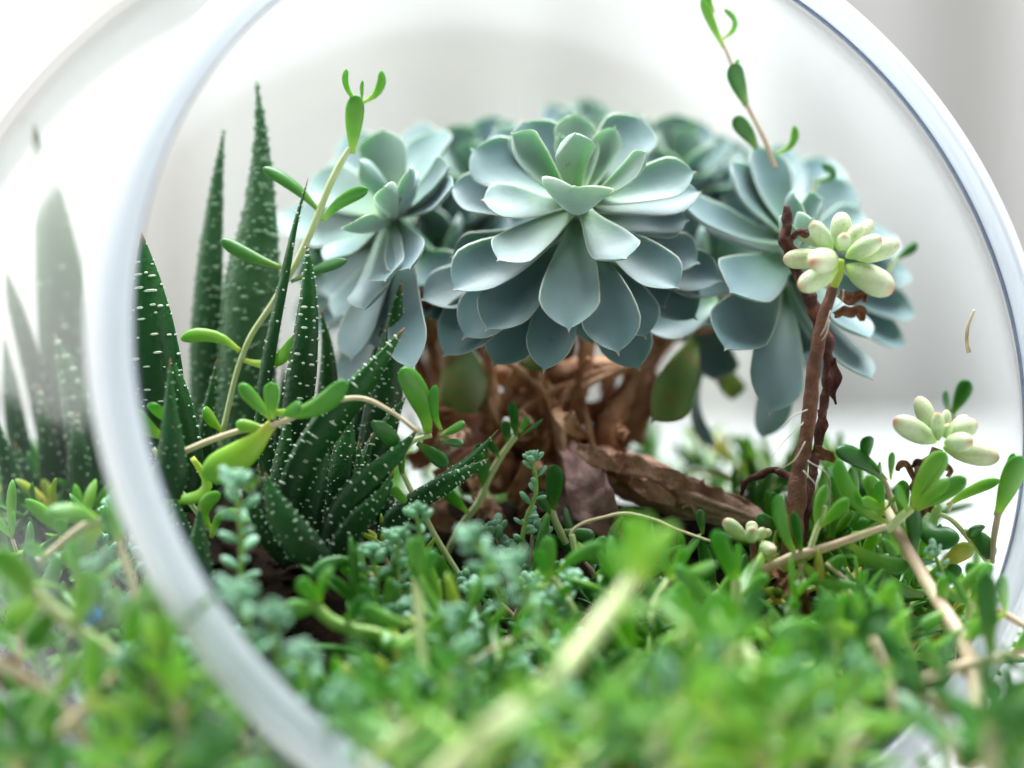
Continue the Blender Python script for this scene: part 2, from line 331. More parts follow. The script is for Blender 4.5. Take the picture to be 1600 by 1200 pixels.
def soil():
    R = BR - 0.0045; v = []; f = []; nt_ = 110; nr = 40; top = V((BS.x, BS.y, 0))
    def ok(p): return (p - BS).length < R and (p - BC).dot(BN) < -0.002
    lim = []
    for i in range(nt_):
        th = 2 * math.pi * i / nt_; d = V((math.cos(th), math.sin(th), 0)); lo, hi = 0.0, 0.2
        for _ in range(22):
            m_ = (lo + hi) / 2; p = top + d * m_; p.z = soil_z(p.x, p.y)
            if ok(p): lo = m_
            else: hi = m_
        lim.append(lo)
    for i in range(nt_):
        th = 2 * math.pi * i / nt_; d = V((math.cos(th), math.sin(th), 0))
        for k_ in range(1, nr + 1):
            p = top + d * (lim[i] * k_ / nr); p.z = soil_z(p.x, p.y) + (0.003 * noise.noise(p * 180) if k_ < nr else -0.001); v.append(p)
        e = v[-1].copy(); zb = ZB + 0.004
        for s in range(1, 7):
            z = e.z + (zb - e.z) * s / 6; rr = math.sqrt(max(1e-6, R * R - (z - BS.z) ** 2)) - 0.002; rr = min(rr, lim[i] + 0.03 * s)
            v.append(V((top.x + d.x * rr, top.y + d.y * rr, z)))
    row = nr + 6; c = len(v); v.append(V((top.x, top.y, soil_z(top.x, top.y)))); v.append(V((top.x, top.y, ZB + 0.004)))
    for i in range(nt_):
        j = (i + 1) % nt_; f.append((c, i * row, j * row)); f.append((c + 1, j * row + row - 1, i * row + row - 1))
        for k_ in range(row - 1): f.append((i * row + k_, i * row + k_ + 1, j * row + k_ + 1, j * row + k_))
    g = Geo(); g.add(v, f); tag(g.obj('soil', 'soil'), kind='structure')
soil()

# ------------------------------------------------------------------ blue-grey rosette plant
def crumple(name, parent, pts, widths, material, seed=0, thick=.0006, fold=.6, up=None):
    """a dried, twisted, crinkled leaf"""
    n = 22; us = [i / (n - 1) for i in range(n)]; sp = catmull(PP(pts), us); W = np.interp(us, np.linspace(0, 1, len(widths)), widths); dm = pts[0][2]; nc = 9; v = []; f = []
    for i in range(n):
        T = (sp[min(i + 1, n - 1)] - sp[max(i - 1, 0)]).normalized(); S = T.cross(up or -FW).normalized(); Nn = S.cross(T); tw = 1.6 * noise.noise(V((seed, us[i] * 3, 1)))
        S2 = S * math.cos(tw) + Nn * math.sin(tw); N2 = S2.cross(T); w_ = pxw(float(W[i]), dm)
        for j in range(nc):
            c = j / (nc - 1) * 2 - 1; q = sp[i] + S2 * (c * w_ / 2) + N2 * (fold * w_ * .5 * abs(c) + w_ * .22 * noise.noise(V((us[i] * 7 + seed, c * 2.5, seed))))
            v.append(q)
    m_ = len(v); nrm = [-FW * thick] * m_; v += [q + d for q, d in zip(v, nrm)]
    for i in range(n - 1):
        for j in range(nc - 1): a = i * nc + j; f.append((a, a + 1, a + 1 + nc, a + nc)); f.append((m_ + a, m_ + a + nc, m_ + a + 1 + nc, m_ + a + 1))
    for i in range(n - 1): a = i * nc; f.append((a, a + nc, m_ + a + nc, m_ + a)); b = a + nc - 1; f.append((b, m_ + b, m_ + b + nc, b + nc))
    for j in range(nc - 1): f.append((j, m_ + j, m_ + j + 1, j + 1)); a = (n - 1) * nc + j; f.append((a, a + 1, m_ + a + 1, m_ + a))
    g = Geo(); g.add(v, f, .5, 0, 0); return g.obj(name, material, parent)
ECH_US = [0, .06, .14, .24, .35, .46, .57, .67, .75, .82, .875, .915, .94, .96, .98, 1.0]
def ech_w(t):
    if t < .74: s = t / .74; body = .30 + .70 * math.sin(s * math.pi / 2) ** 1.6
    elif t < .955: body = max(0, 1 - ((t - .74) / .222) ** 1.75) ** .66
    else: body = 0
    return max(body, .115 * (1 - t) / .06 if t > .9 else 0, .012)
def ech_leaf(parent, name, B, T, width, A, arch=-0.06, tone=0.0, cup=0.10, thick=0.0030, seed=0):
    ax = T - B; L = ax.length; rad = ax - A * ax.dot(A)
    if rad.length < 1e-5: rad = V((0, -1, 0))
    rad.normalize(); side = rad.cross(A).normalized()
    side = (side + A * random.uniform(-.12, .12) + rad * random.uniform(-.05, .05)).normalized()
    tn = ax.normalized(); nrm = side.cross(tn).normalized()
    m1 = B + ax * .35 + nrm * (arch * L * .8); m2 = B + ax * .72 + nrm * (arch * L * .9) + side * random.uniform(-.012, .012) * L
    sp = catmull([B, m1, m2, T], ECH_US)
    width *= random.uniform(.94, 1.14); cup = cup + random.uniform(.0, .08); ws = [width * ech_w(u) for u in ECH_US]; ts = [max(.0004, thick * (1.0 - .62 * u) * (ech_w(u) ** .45)) for u in ECH_US]
    cups = cup
    v, f, al, ri, fr = blade(sp, ECH_US, ws, ts, A, side, cup=cups, ncs=18, keel=.25, wav=random.uniform(.01, .06), seed=seed)
    # faint mid-rib fold and a tip that turns up
    g = Geo(); g.add(v, f, al, ri, tone); return g.obj(name, 'echeveria', parent)
def on_plane(C, A, px, py, e, dmin=.52, dmax=.80):
    d = P(px, py, 1) - CAMP; den = d.dot(A)
    t = ((C + A * e - CAMP).dot(A)) / (den if abs(den) > .12 else math.copysign(.12, den))
    return P(px, py, min(max(t, dmin), dmax))
def rosette(plant, label, C, A, leaves, rng, bud=0.006):
    A = A.normalized(); g = Geo()
    v, f = tube([C - A * .022, C - A * .01, C + A * bud], [.0052, .0045, .0018], n=8, ncs=8); g.add(v, f, .3, 0, .2)
    r = g.obj('rosette', 'echeveria', plant); r['label'] = label
    for i, L in enumerate(leaves):
        tx, ty, e, wpx = L[:4]; o = dict(L[4]) if len(L) > 4 else {}
        T = on_plane(C, A, tx, ty, e, *rng)
        if 'd' in o: T = P(tx, ty, o['d'])
        rad = T - C; rad = rad - A * rad.dot(A); rad = rad.normalized() if rad.length > 1e-5 else V((0, 0, 0))
        B = P(*o['b']) if 'b' in o else C + A * o.get('eb', 0) + rad * .003
        dT = (T - CAMP).dot(FW)
        ech_leaf(r, 'leaf', B, T, pxw(wpx, dT), A, o.get('arch', -.06), o.get('tone', 0.0), o.get('cup', .10), o.get('th', .0032), i)
    return r
def auto_rosette(plant, label, C, A, n, Rm, rng_seed, wid=.016, tone0=0.0):
    A = A.normalized(); rnd = random.Random(rng_seed); a = A.orthogonal().normalized(); b = A.cross(a); g = Geo()
    v, f = tube([C - A * .02, C, C + A * .005], [.005, .0045, .002], n=6, ncs=8); g.add(v, f, .3, 0, .2)
    r = g.obj('rosette', 'echeveria', plant); r['label'] = label
    for i in range(n):
        s = (i + .8) / n; th = i * 2.39996 + rnd.uniform(-.1, .1); el = math.radians(78 - 95 * s ** .75); L = Rm * (.38 + .62 * s ** .6) * rnd.uniform(.92, 1.06)
        rad = a * math.cos(th) + b * math.sin(th); T = C + rad * (L * math.cos(el)) + A * (L * math.sin(el))
        ech_leaf(r, 'leaf', C - A * (.010 * s) + rad * .002, T, wid * (.55 + .5 * s ** .5) * rnd.uniform(.93, 1.06), A, rnd.uniform(-.10, -.03), max(0, tone0 + .7 - 1.6 * s), rnd.uniform(.07, .14), .0032, i)
    return r
def echeveria():
    bp = P(850, 800, .675)
    t = empty('echeveria_plant', bp, 'large cluster of powdery blue-green rosettes on a gnarled brown trunk', 'succulent')
    # trunk: fused knotty stems with gaps between
    rnd = random.Random(4); tops = [(672, 520, .675), (700, 500, .66), (735, 490, .69), (770, 500, .65), (810, 480, .68), (850, 500, .66), (885, 500, .69), (920, 510, .655), (955, 500, .68), (985, 520, .665), (1015, 515, .69), (640, 500, .69), (1050, 520, .70)]
    feet = [(742, 730, .67), (756, 745, .66), (768, 760, .68), (788, 770, .655), (812, 785, .67), (835, 790, .66), (858, 790, .68), (884, 780, .655), (905, 770, .67), (930, 750, .66), (958, 725, .68), (720, 700, .69), (985, 690, .69)]
    for i, (a, b) in enumerate(zip(tops, feet)):
        m1 = ((a[0] * .75 + b[0] * .25) + rnd.uniform(-14, 14), a[1] + (b[1] - a[1]) * .3, a[2]); m2 = ((a[0] * .42 + b[0] * .58) + rnd.uniform(-16, 16), a[1] + (b[1] - a[1]) * .62, b[2])
        r0 = pxw(rnd.uniform(11, 17), .66); r1 = pxw(rnd.uniform(17, 25), .66)
        tube_obj('trunk_branch', PP([a, m1, m2, b]), [r0, r0 * .8, r1 * .9, r1], 'trunk', t, n=30, ncs=10, rough=.55, seed=i * 3, scale=260)
    for i in range(9):
        a = tops[rnd.randrange(2, 11)]; b = feet[rnd.randrange(1, 11)]
        tube_obj('aerial_root', PP([(a[0], a[1] + 50, a[2] - .012), ((a[0] + b[0]) / 2 + rnd.uniform(-30, 30), 610 + rnd.uniform(-30, 30), .65), (b[0], b[1] - 30, b[2] - .014)]), [.0009, .0013, .001], 'trunk', t, n=18, ncs=6, rough=.4, seed=i)
    for (a, b) in (((690, 560), (900, 590)), ((760, 580), (985, 560)), ((800, 620), (960, 640)), ((730, 610), (880, 640)), ((870, 575), (1020, 550)), ((760, 690), (930, 680))):
        tube_obj('trunk_branch', PP([(*a, .672), ((a[0] + b[0]) / 2, (a[1] + b[1]) / 2 + 14, .66), (*b, .672)]), [.003, .0042, .003], 'trunk', t, n=20, ncs=8, rough=.6, seed=a[0], scale=260)
    for (c, q) in (((905, 318, .628), (850, 540, .66)), ((609, 334, .650), (690, 520, .675)), ((1250, 385, .655), (1020, 520, .68)), ((845, 265, .70), (850, 520, .68)), ((1125, 300, .70), (1000, 500, .69))):
        tube_obj('neck', PP([q, ((c[0] + q[0]) / 2, (c[1] + q[1]) / 2 + 25, (c[2] + q[2]) / 2 + .008), (c[0], c[1] + 8, c[2] + .006)]), [.006, .0055, .005], 'trunk', t, n=14, ncs=10, rough=.3)
    # centre rosette, leaf by leaf: (tip x, tip y, height of tip over the rosette plane, width)
    C = P(905, 318, .622); A = V((0.0, -.72, .69)); k1 = dict
    rosette(t, 'largest rosette, in the centre and facing the viewer', C, A, [
        (899, 208, .026, 74, k1(tone=1.0, cup=.26, arch=-.16, d=.602)), (900, 174, .028, 66, k1(tone=.8, cup=.22, arch=-.12, d=.638)), (962, 196, .026, 50, k1(tone=.8, cup=.26, arch=-.14, d=.628)),
        (799, 207, .022, 74, k1(tone=.65, cup=.20, arch=-.10)), (898, 290, .028, 106, k1(tone=.8, cup=.26, arch=-.12, d=.596)), (1012, 236, .018, 50, k1(tone=.7, cup=.22, arch=-.12)),
        (873, 207, .024, 26, k1(tone=.9, cup=.25, arch=-.1, d=.630)), (930, 214, .023, 24, k1(tone=.9, cup=.25, arch=-.1, d=.628)), (905, 222, .02, 26, k1(tone=1.0, cup=.25, arch=-.1, d=.628)),
        (1088, 268, .006, 72, k1(tone=.25)), (1096, 300, -.002, 74, k1(eb=-.003)), (735, 232, .002, 92, k1(tone=.05)), (815, 188, .004, 90, k1(tone=.1, eb=-.002)), (1006, 182, .003, 98, k1(tone=.1)),
        (752, 312, .006, 74, k1(tone=.25)), (700, 292, -.003, 80, k1(eb=-.004)), (776, 408, .004, 82, k1(tone=.3, arch=-.05)), (979, 405, .006, 84, k1(tone=.15, arch=-.09)),
        (889, 519, -.004, 90, k1(eb=-.004, arch=.03, tone=.12)), (706, 455, -.006, 86, k1(eb=-.007, arch=.0)), (758, 518, -.010, 92, k1(eb=-.010, arch=.02)), (849, 584, -.018, 82, k1(eb=-.014, arch=.05)),
        (967, 556, -.012, 84, k1(eb=-.010, arch=.04)), (1062, 452, -.006, 86, k1(eb=-.007, arch=.0)), (702, 402, -.012, 84, k1(eb=-.010)), (1094, 412, -.012, 86, k1(eb=-.010)), (1076, 345, -.008, 80, k1(eb=-.007)),
        (722, 531, -.019, 94, k1(eb=-.016, arch=.05)), (655, 470, -.02, 84, k1(eb=-.018)), (1010, 530, -.02, 84, k1(eb=-.016, arch=.03)), (1130, 440, -.018, 80, k1(eb=-.016)), (770, 200, -.012, 80, k1(eb=-.010)),
        (690, 560, -.026, 92, k1(eb=-.02, arch=.04)), (670, 500, -.024, 92, k1(eb=-.02)), (1040, 480, -.022, 92, k1(eb=-.018)), (1090, 500, -.026, 92, k1(eb=-.022, arch=.03)), (1000, 580, -.028, 80, k1(eb=-.022, arch=.05)), (770, 575, -.026, 84, k1(eb=-.02, arch=.05)), (800, 560, -.026, 70, k1(eb=-.02, arch=.06)), (925, 540, -.026, 70, k1(eb=-.02, arch=.06))], (.575, .70))
    # left rosette, turned to the left
    C = P(609, 336, .648); A = V((-.50, -.50, .71))
    rosette(t, 'rosette turned to the left behind the thin stem', C, A, [
        (598, 200, .020, 89, k1(tone=0.49, cup=.12)), (690, 200, .004, 84, k1(tone=0.20, cup=.12, d=.668)), (487, 272, .010, 87, k1(tone=0.39)), (640, 262, .022, 51, k1(tone=0.45, cup=.2)), (560, 250, .024, 51, k1(tone=0.62, cup=.2)),
        (600, 290, .026, 40, k1(tone=0.65, cup=.2)), (547, 348, .022, 58, k1(tone=0.52)), (702, 258, -.004, 73, k1(tone=0.07, d=.63)), (708, 290, -.008, 73, k1(d=.622)), (646, 286, .012, 66, k1(tone=0.26, d=.625)), (601, 440, .004, 73, k1(tone=0.07, d=.608)),
        (568, 486, -.002, 77, k1(d=.612)), (505, 408, .006, 73, k1(tone=0.13)), (478, 362, .002, 82, k1(tone=0.23)), (640, 420, -.004, 66, k1(d=.608)), (548, 566, -.012, 82, k1(eb=-.008, arch=.03)), (648, 580, -.012, 73, k1(eb=-.01, arch=.03)),
        (520, 500, -.010, 84, k1(eb=-.008)), (590, 545, -.016, 82, k1(eb=-.012)), (432, 335, -.004, 82, k1(eb=-.006, tone=0.20)), (520, 245, -.006, 82, k1(eb=-.006, tone=0.13)), (655, 188, -.010, 77, k1(eb=-.01, tone=0.07)), (610, 520, -.02, 82, k1(eb=-.016)), (690, 440, -.02, 87, k1(eb=-.016)),
        (500, 455, -.014, 84, k1(eb=-.012)), (540, 205, -.014, 70, k1(eb=-.01, tone=0.07))], (.59, .70))
    # right rosette, turned to the right
    C = P(1248, 385, .648); A = V((.42, -.50, .75))
    rosette(t, 'rosette turned to the right behind the tall bean stem', C, A, [
        (1140, 250, .012, 91, k1(tone=.1)), (1182, 224, .014, 91, k1(tone=.1)), (1060, 311, .002, 89, k1()), (1086, 335, -.004, 82, k1(eb=-.004)), (1286, 310, .020, 70, k1(tone=.3, cup=.16)), (1330, 284, .010, 77, k1(tone=.1)),
        (1240, 300, .020, 63, k1(tone=.4, cup=.2)), (1270, 340, .024, 47, k1(tone=.7, cup=.2)), (1235, 345, .024, 47, k1(tone=.7, cup=.2)), (1402, 368, .002, 77, k1()), (1422, 424, -.004, 82, k1()), (1350, 330, .010, 68, k1(tone=.1)),
        (1435, 492, -.008, 77, k1(eb=-.006)), (1420, 543, -.012, 77, k1(eb=-.008)), (1365, 594, -.010, 84, k1(eb=-.010, d=.625)), (1362, 530, -.004, 73, k1(eb=-.006, d=.63)), (1140, 457, .000, 103, k1(eb=-.004, d=.615, arch=-.04)), (1132, 548, -.010, 105, k1(eb=-.012, d=.612, arch=.0)),
        (1202, 650, -.018, 87, k1(eb=-.014, arch=.05, d=.622)), (1290, 600, -.016, 77, k1(eb=-.014, d=.65)), (1006, 515, -.014, 87, k1(b=(1120, 470, .655), d=.635, arch=.02)), (1030, 440, -.016, 70, k1(eb=-.012)), (1226, 222, -.004, 82, k1(eb=-.006, tone=.1)), (1300, 245, -.008, 82, k1(eb=-.008)),
        (1190, 690, -.024, 70, k1(eb=-.018, arch=.1, d=.655)), (1240, 560, -.02, 82, k1(eb=-.018)), (1118, 700, -.02, 35, k1(b=(1095, 585, .665), d=.67, arch=-.2))], (.59, .71))
    # rosettes behind
    auto_rosette(t, 'rosette half hidden behind the centre one', P(845, 262, .715), V((-.1, -.25, .95)), 22, .030, 3, .017)
    auto_rosette(t, 'rosette behind, between the centre and the right one', P(1110, 300, .715), V((.1, -.4, .9)), 20, .034, 8, .019)
    auto_rosette(t, 'rosette low between the left and the centre one', P(690, 400, .685), V((-.25, -.55, .55)), 22, .042, 12, .020)
    auto_rosette(t, 'rosette low between the centre and the right one', P(1110, 425, .685), V((.25, -.55, .55)), 22, .042, 14, .020)
    auto_rosette(t, 'rosette in shade directly below the centre one', P(890, 440, .69), V((.0, -.55, .45)), 16, .038, 18, .020)
    auto_rosette(t, 'rosette filling the gap behind, between the left and the centre one', P(745, 290, .700), V((-.25, -.5, .8)), 20, .038, 22, .020)
    auto_rosette(t, 'rosette filling the gap behind, between the centre and the right one', P(1050, 275, .705), V((.15, -.45, .85)), 20, .038, 24, .020)
    auto_rosette(t, 'rosette hanging low under the left one', P(575, 430, .69), V((-.45, -.55, .45)), 18, .040, 26, .019)
    auto_rosette(t, 'small rosette peeking over the top of the centre one', P(925, 228, .735), V((.1, -.2, .95)), 16, .034, 28, .017)
    rn = random.Random(21)
    for i in range(22):          # dried old leaves and bark flakes round the foot of the trunk
        x = rn.uniform(690, 1000); y = rn.uniform(640, 790); dd = rn.uniform(.635, .655)
        crumple('dry_leaf', t, [(x, y, dd), (x + rn.uniform(-22, 22), y + rn.uniform(8, 28), dd - .004), (x + rn.uniform(-40, 40), y + rn.uniform(25, 60), dd - .002)], [rn.uniform(8, 22), rn.uniform(20, 44), rn.uniform(6, 18)], rn.choice(['trunk', 'dry_purple', 'dry_leaf', 'bark']), 100 + i, fold=.5)
    # old leaves hanging from the trunk
    for (b, m_, e, wpx, tone, lab) in (((1085, 530, .66), (1060, 590, .645), (1018, 662, .632), 78, .1, 'old green leaf drooping'), ((1105, 560, .69), (1130, 590, .685), (1146, 626, .68), 56, .95, 'small yellow-green old leaf'),
                                  ((715, 520, .665), (725, 580, .655), (742, 655, .65), 84, .05, 'dark green old leaf drooping in shade'), ((800, 500, .66), (835, 540, .65), (850, 582, .645), 60, 0.0, 'dark hanging leaf')):
        us = ECH_US; sp = catmull(PP([b, m_, e]), us); ws = [pxw(wpx, .65) * ech_w(u) for u in us]; ts = [.0022 * (ech_w(u) ** .4) for u in us]
        v, f, al, ri, _ = blade(sp, us, ws, ts, -FW + V((.6 if b[0] > 900 else -.5, 0, .2)), cup=.16, ncs=16, wav=.05); g = Geo(); g.add(v, f, al, ri, tone); o = g.obj('old_leaf', 'old_leaf', t); o['label'] = lab
echeveria()

# ------------------------------------------------------------------ zebra plants (dark pointed leaves with white dots)
def haw_leaf(parent, pts, d, widths, face=(0, -1, .15), tone=0.0, dots='dot', band=5, rowpx=15, dsize=1.0, thick=.42, redtip=True, seed=0, label=None, wide=False):
    """pts from tip to base, in photograph pixels; widths in pixels at those points"""
    rnd = random.Random(seed * 7 + 1); P3 = PP(pts, d)[::-1]; W = widths[::-1]; n = 30; us = [i / (n - 1) for i in range(n)]
    sp = catmull(P3, us); dm = sum((p - CAMP).dot(FW) for p in P3) / len(P3)
    wl = np.interp(us, np.linspace(0, 1, len(W)), W); wl[-1] = min(wl[-1], 1.2); ws = [pxw(float(x), dm) for x in wl]; ts = [max(x * thick, .0003) for x in ws]
    up = -V(face).normalized(); fr = frames(sp, up); ncs = 14; g = Geo(); vs = []; al = []; ri = []
    def sec(i, th):
        T, S, Nn = fr[i]; c = math.cos(th); s = math.sin(th)
        z = s * ts[i] * (.22 if s > 0 else .80) - (.10 * ws[i] * c * c if s > 0 else 0)
        return sp[i] + S * (c * ws[i] / 2) + Nn * z, (S * c + Nn * s * 1.2).normalized()
    for i in range(n):
        for j in range(ncs):
            p, _ = sec(i, 2 * math.pi * j / ncs); vs.append(p); al.append(us[i] if redtip else us[i] * .9); ri.append(0)
    f = []
    for i in range(n - 1):
        for j in range(ncs): a = i * ncs + j; b = i * ncs + (j + 1) % ncs; f.append((a, a + ncs, b + ncs, b))
    f.append(tuple(range(ncs))); f.append(tuple(range(n * ncs - 1, (n - 1) * ncs - 1, -1)))
    g.add(vs, f, al, ri, tone); lf = g.obj('leaf', 'haworthia', parent)
    if label: lf['label'] = label
    # tubercles
    D = Geo(); Ltot = sum((sp[i + 1] - sp[i]).length for i in range(n - 1)); row = pxw(rowpx, dm); nr = int(Ltot / row)
    for r in range(1, nr):
        u = (r + rnd.uniform(-.25, .25)) / nr; i = min(int(u * (n - 1)), n - 2)
        if ws[i] < .0008: continue
        m_ = max(1, int(round(band * min(1, ws[i] / pxw(40, dm)) * rnd.uniform(.45, 1.1))))
        angs = [math.pi * 1.02, math.pi * 1.98] + [math.pi * (1 + (q + .5 + rnd.uniform(-.3, .3)) / m_) for q in range(m_)]
        if rnd.random() < .35: angs += [math.pi * (.15 + .7 * rnd.random())]
        for an in angs:
            if rnd.random() < .12: continue
            fi = u * (n - 1) + rnd.uniform(-.45, .45); i0 = min(max(int(fi), 0), n - 2); ft = fi - i0
            p0, n0 = sec(i0, an); p1, n1 = sec(i0 + 1, an); p = p0.lerp(p1, ft); nn = n0.lerp(n1, ft).normalized(); T = fr[i0][0]; S = nn.cross(T).normalized()
            sz = .00038 * dsize * rnd.uniform(.5, 1.3); sw = sz * rnd.choice([1.4, 2.0, 2.8, 3.4] if wide and an not in angs[:2] else [1, 1, 1.2, 1.5, 2.0] if band >= 4 else [1, 1.2]); c0 = p - nn * sz * .2
            ring = [c0 + S * (sw * math.cos(q * math.pi / 3)) + T * (sz * .8 * math.sin(q * math.pi / 3)) for q in range(6)]
            ring2 = [c0 + nn * sz * .8 + S * (sw * .62 * math.cos(q * math.pi / 3)) + T * (sz * .5 * math.sin(q * math.pi / 3)) for q in range(6)]
            D.add(ring + ring2 + [c0 + nn * sz * 1.1], [(q, (q + 1) % 6, 6 + (q + 1) % 6, 6 + q) for q in range(6)] + [(6 + q, 6 + (q + 1) % 6, 12) for q in range(6)])
    if D.v: o = D.obj('tubercles', dots, lf); o['kind'] = 'stuff'
    return lf
def haworthias():
    G = 'dark zebra plants in the left of the bowl'
    t = empty('haworthia', P(370, 760, .665), 'tallest zebra plant with two long grey-green bumpy leaves reaching up', 'succulent', G)
    haw_leaf(t, [(401, 127), (408, 220), (406, 330), (396, 430), (388, 540), (385, 640), (385, 740)], .640, [1, 22, 52, 86, 94, 90, 80], tone=.55, dots='dot_green', band=9, rowpx=10, dsize=1.9, redtip=False, seed=1)
    haw_leaf(t, [(350, 200), (338, 300), (328, 420), (322, 540), (324, 640), (330, 740)], .644, [1, 22, 42, 50, 50, 44], tone=.45, dots='dot_green', band=6, rowpx=11, dsize=1.6, redtip=False, seed=2)
    haw_leaf(t, [(444, 560), (440, 640), (430, 720), (410, 780)], .66, [1, 20, 34, 36], seed=3, band=3)
    haw_leaf(t, [(300, 560), (305, 640), (320, 720), (345, 780)], .66, [1, 20, 32, 34], seed=4, band=3)
    t = empty('haworthia', P(255, 830, .60), 'zebra plant just inside the left rim with broad white-banded leaves', 'succulent', G)
    haw_leaf(t, [(221, 362), (228, 430), (236, 500), (244, 580), (246, 660), (252, 760)], .606, [2, 40, 66, 82, 84, 70], face=(.25, -1, .1), band=5, rowpx=26, dsize=1.35, seed=11, wide=True, label='broad dark leaf with wide white bands behind the rim')
    haw_leaf(t, [(258, 540), (278, 600), (293, 670), (300, 730), (295, 800)], .604, [1, 24, 34, 38, 34], face=(.6, -1, .1), rowpx=14, band=3, dsize=1.3, seed=12)
    haw_leaf(t, [(266, 560), (266, 625), (268, 690), (268, 740), (262, 778)], .582, [1, 18, 40, 56, 40], face=(0, -1, -.1), tone=.12, rowpx=16, band=4, dsize=.9, seed=13, dots='dot_green', label='short wide pointed leaf in front')
    haw_leaf(t, [(196, 540), (215, 640), (232, 730), (245, 790)], .60, [1, 20, 26, 26], rowpx=12, band=3, seed=14)
    haw_leaf(t, [(270, 770), (284, 820), (290, 880), (285, 930)], .585, [1, 24, 32, 26], rowpx=10, band=3, seed=15)
    haw_leaf(t, [(312, 790), (311, 840), (313, 890), (308, 940)], .580, [1, 28, 42, 34], rowpx=9, band=3, tone=.15, dots='dot_green', seed=16)
    haw_leaf(t, [(340, 560), (325, 640), (318, 700), (300, 780)], .625, [1, 18, 28, 30], rowpx=13, band=3, seed=17)
    t = empty('haworthia', P(505, 900, .62), 'zebra plant in the middle left with many curved white-dotted leaves', 'succulent', G)
    haw_leaf(t, [(482, 278), (462, 350), (444, 440), (426, 530), (414, 610), (418, 700), (440, 800)], .612, [1, 10, 19, 24, 27, 30, 34], face=(-.5, -1, 0), rowpx=22, band=2, dsize=1.1, seed=21, label='long thin upright leaf crossing the tall one')
    haw_leaf(t, [(479, 380), (482, 430), (480, 500), (472, 580), (462, 670), (470, 770)], .607, [1, 18, 36, 48, 50, 44], rowpx=17, band=5, dsize=1.3, seed=22, label='upright leaf with a dried red tip')
    haw_leaf(t, [(501, 482), (511, 540), (513, 600), (508, 670), (510, 760)], .625, [1, 18, 32, 40, 40], rowpx=13, band=4, dsize=1.0, seed=23)
    haw_leaf(t, [(632, 512), (596, 560), (556, 610), (512, 662), (474, 722), (448, 790), (446, 860)], .592, [2, 26, 52, 62, 58, 50, 44], face=(.45, -.7, -.25), rowpx=18, band=5, dsize=1.05, seed=24, wide=True, label='large leaf curving up to the right with a pale top edge')
    haw_leaf(t, [(627, 438), (618, 500), (608, 570), (598, 640), (580, 730), (560, 810)], .622, [1, 26, 48, 60, 56, 44], rowpx=13, band=6, dsize=.95, seed=25)
    haw_leaf(t, [(598, 504), (588, 560), (570, 640), (550, 740)], .635, [1, 20, 34, 40], rowpx=13, band=4, seed=26)
    haw_leaf(t, [(520, 662), (502, 710), (489, 760), (482, 815), (490, 870)], .594, [1, 30, 46, 46, 40], rowpx=12, band=6, dsize=1.0, seed=27)
    haw_leaf(t, [(548, 640), (540, 700), (532, 750), (526, 810), (522, 860)], .602, [2, 36, 52, 50, 40], rowpx=11, band=6, dsize=.8, seed=28)
    haw_leaf(t, [(655, 668), (622, 708), (585, 742), (552, 775), (530, 815), (515, 870)], .590, [1, 24, 38, 46, 48, 42], face=(.2, -1, .5), rowpx=18, band=4, dsize=1.2, seed=29)
    haw_leaf(t, [(616, 735), (596, 775), (566, 806), (540, 840), (520, 880)], .588, [1, 24, 38, 42, 38], face=(.4, -1, -.1), rowpx=13, band=4, seed=30)
    haw_leaf(t, [(414, 738), (426, 775), (446, 815), (472, 850), (505, 882)], .578, [1, 30, 52, 62, 46], face=(-.2, -1, .2), rowpx=13, band=4, tone=.1, dsize=.95, seed=31, label='leaf pointing up to the left with an orange tip')
    haw_leaf(t, [(404, 622), (408, 680), (428, 740), (456, 800)], .61, [1, 26, 38, 40], rowpx=13, band=4, seed=32)
    haw_leaf(t, [(634, 620), (612, 655), (588, 700), (565, 760), (545, 820)], .612, [1, 22, 36, 42, 42], rowpx=13, band=4, seed=33)
    haw_leaf(t, [(452, 640), (446, 700), (440, 770), (460, 840)], .600, [1, 30, 44, 44], face=(-.4, -1, 0), rowpx=12, band=5, seed=36)
    haw_leaf(t, [(560, 690), (562, 750), (552, 800), (540, 850)], .60, [1, 28, 40, 40], rowpx=10, band=5, dsize=.8, seed=37)
    rn = random.Random(31)
    for i in range(24):
        bx = 500 + rn.uniform(-45, 45); by = 880; an = rn.uniform(-.75, .75); L = rn.uniform(110, 210); dd = rn.uniform(.60, .645); cx = bx + math.sin(an) * L * .5 + rn.uniform(-12, 12); tx = bx + math.sin(an) * L; ty = by - math.cos(an) * L
        haw_leaf(t, [(tx, ty), (cx + (tx - bx) * .1, by - (by - ty) * .62), (cx - (tx - bx) * .2, by - (by - ty) * .3), (bx, by)], dd, [1, 24, 36, 36], face=(math.sin(an) * .5, -1, .1), rowpx=rn.uniform(11, 16), band=4, dsize=.9, seed=60 + i)
    t = empty('haworthia', P(640, 860, .63), 'low zebra plant with two leaves pointing right towards the brown wood', 'succulent', G)
    haw_leaf(t, [(780, 670), (742, 712), (700, 745), (660, 776), (620, 812), (600, 850)], .605, [1, 17, 26, 32, 34, 34], face=(0, -.5, 1), rowpx=11, band=3, dsize=.9, seed=34)
    haw_leaf(t, [(763, 717), (728, 738), (690, 760), (650, 784), (615, 815), (600, 860)], .598, [1, 20, 30, 34, 36, 34], face=(.1, -1, .3), rowpx=9, band=4, dsize=1.0, seed=35)
    haw_leaf(t, [(600, 690), (598, 740), (600, 790), (606, 850)], .625, [1, 26, 36, 36], rowpx=11, band=4, seed=38)
    t = empty('haworthia', P(120, 830, .62), 'zebra plant seen hazily through the curved glass at the far left', 'succulent', G)
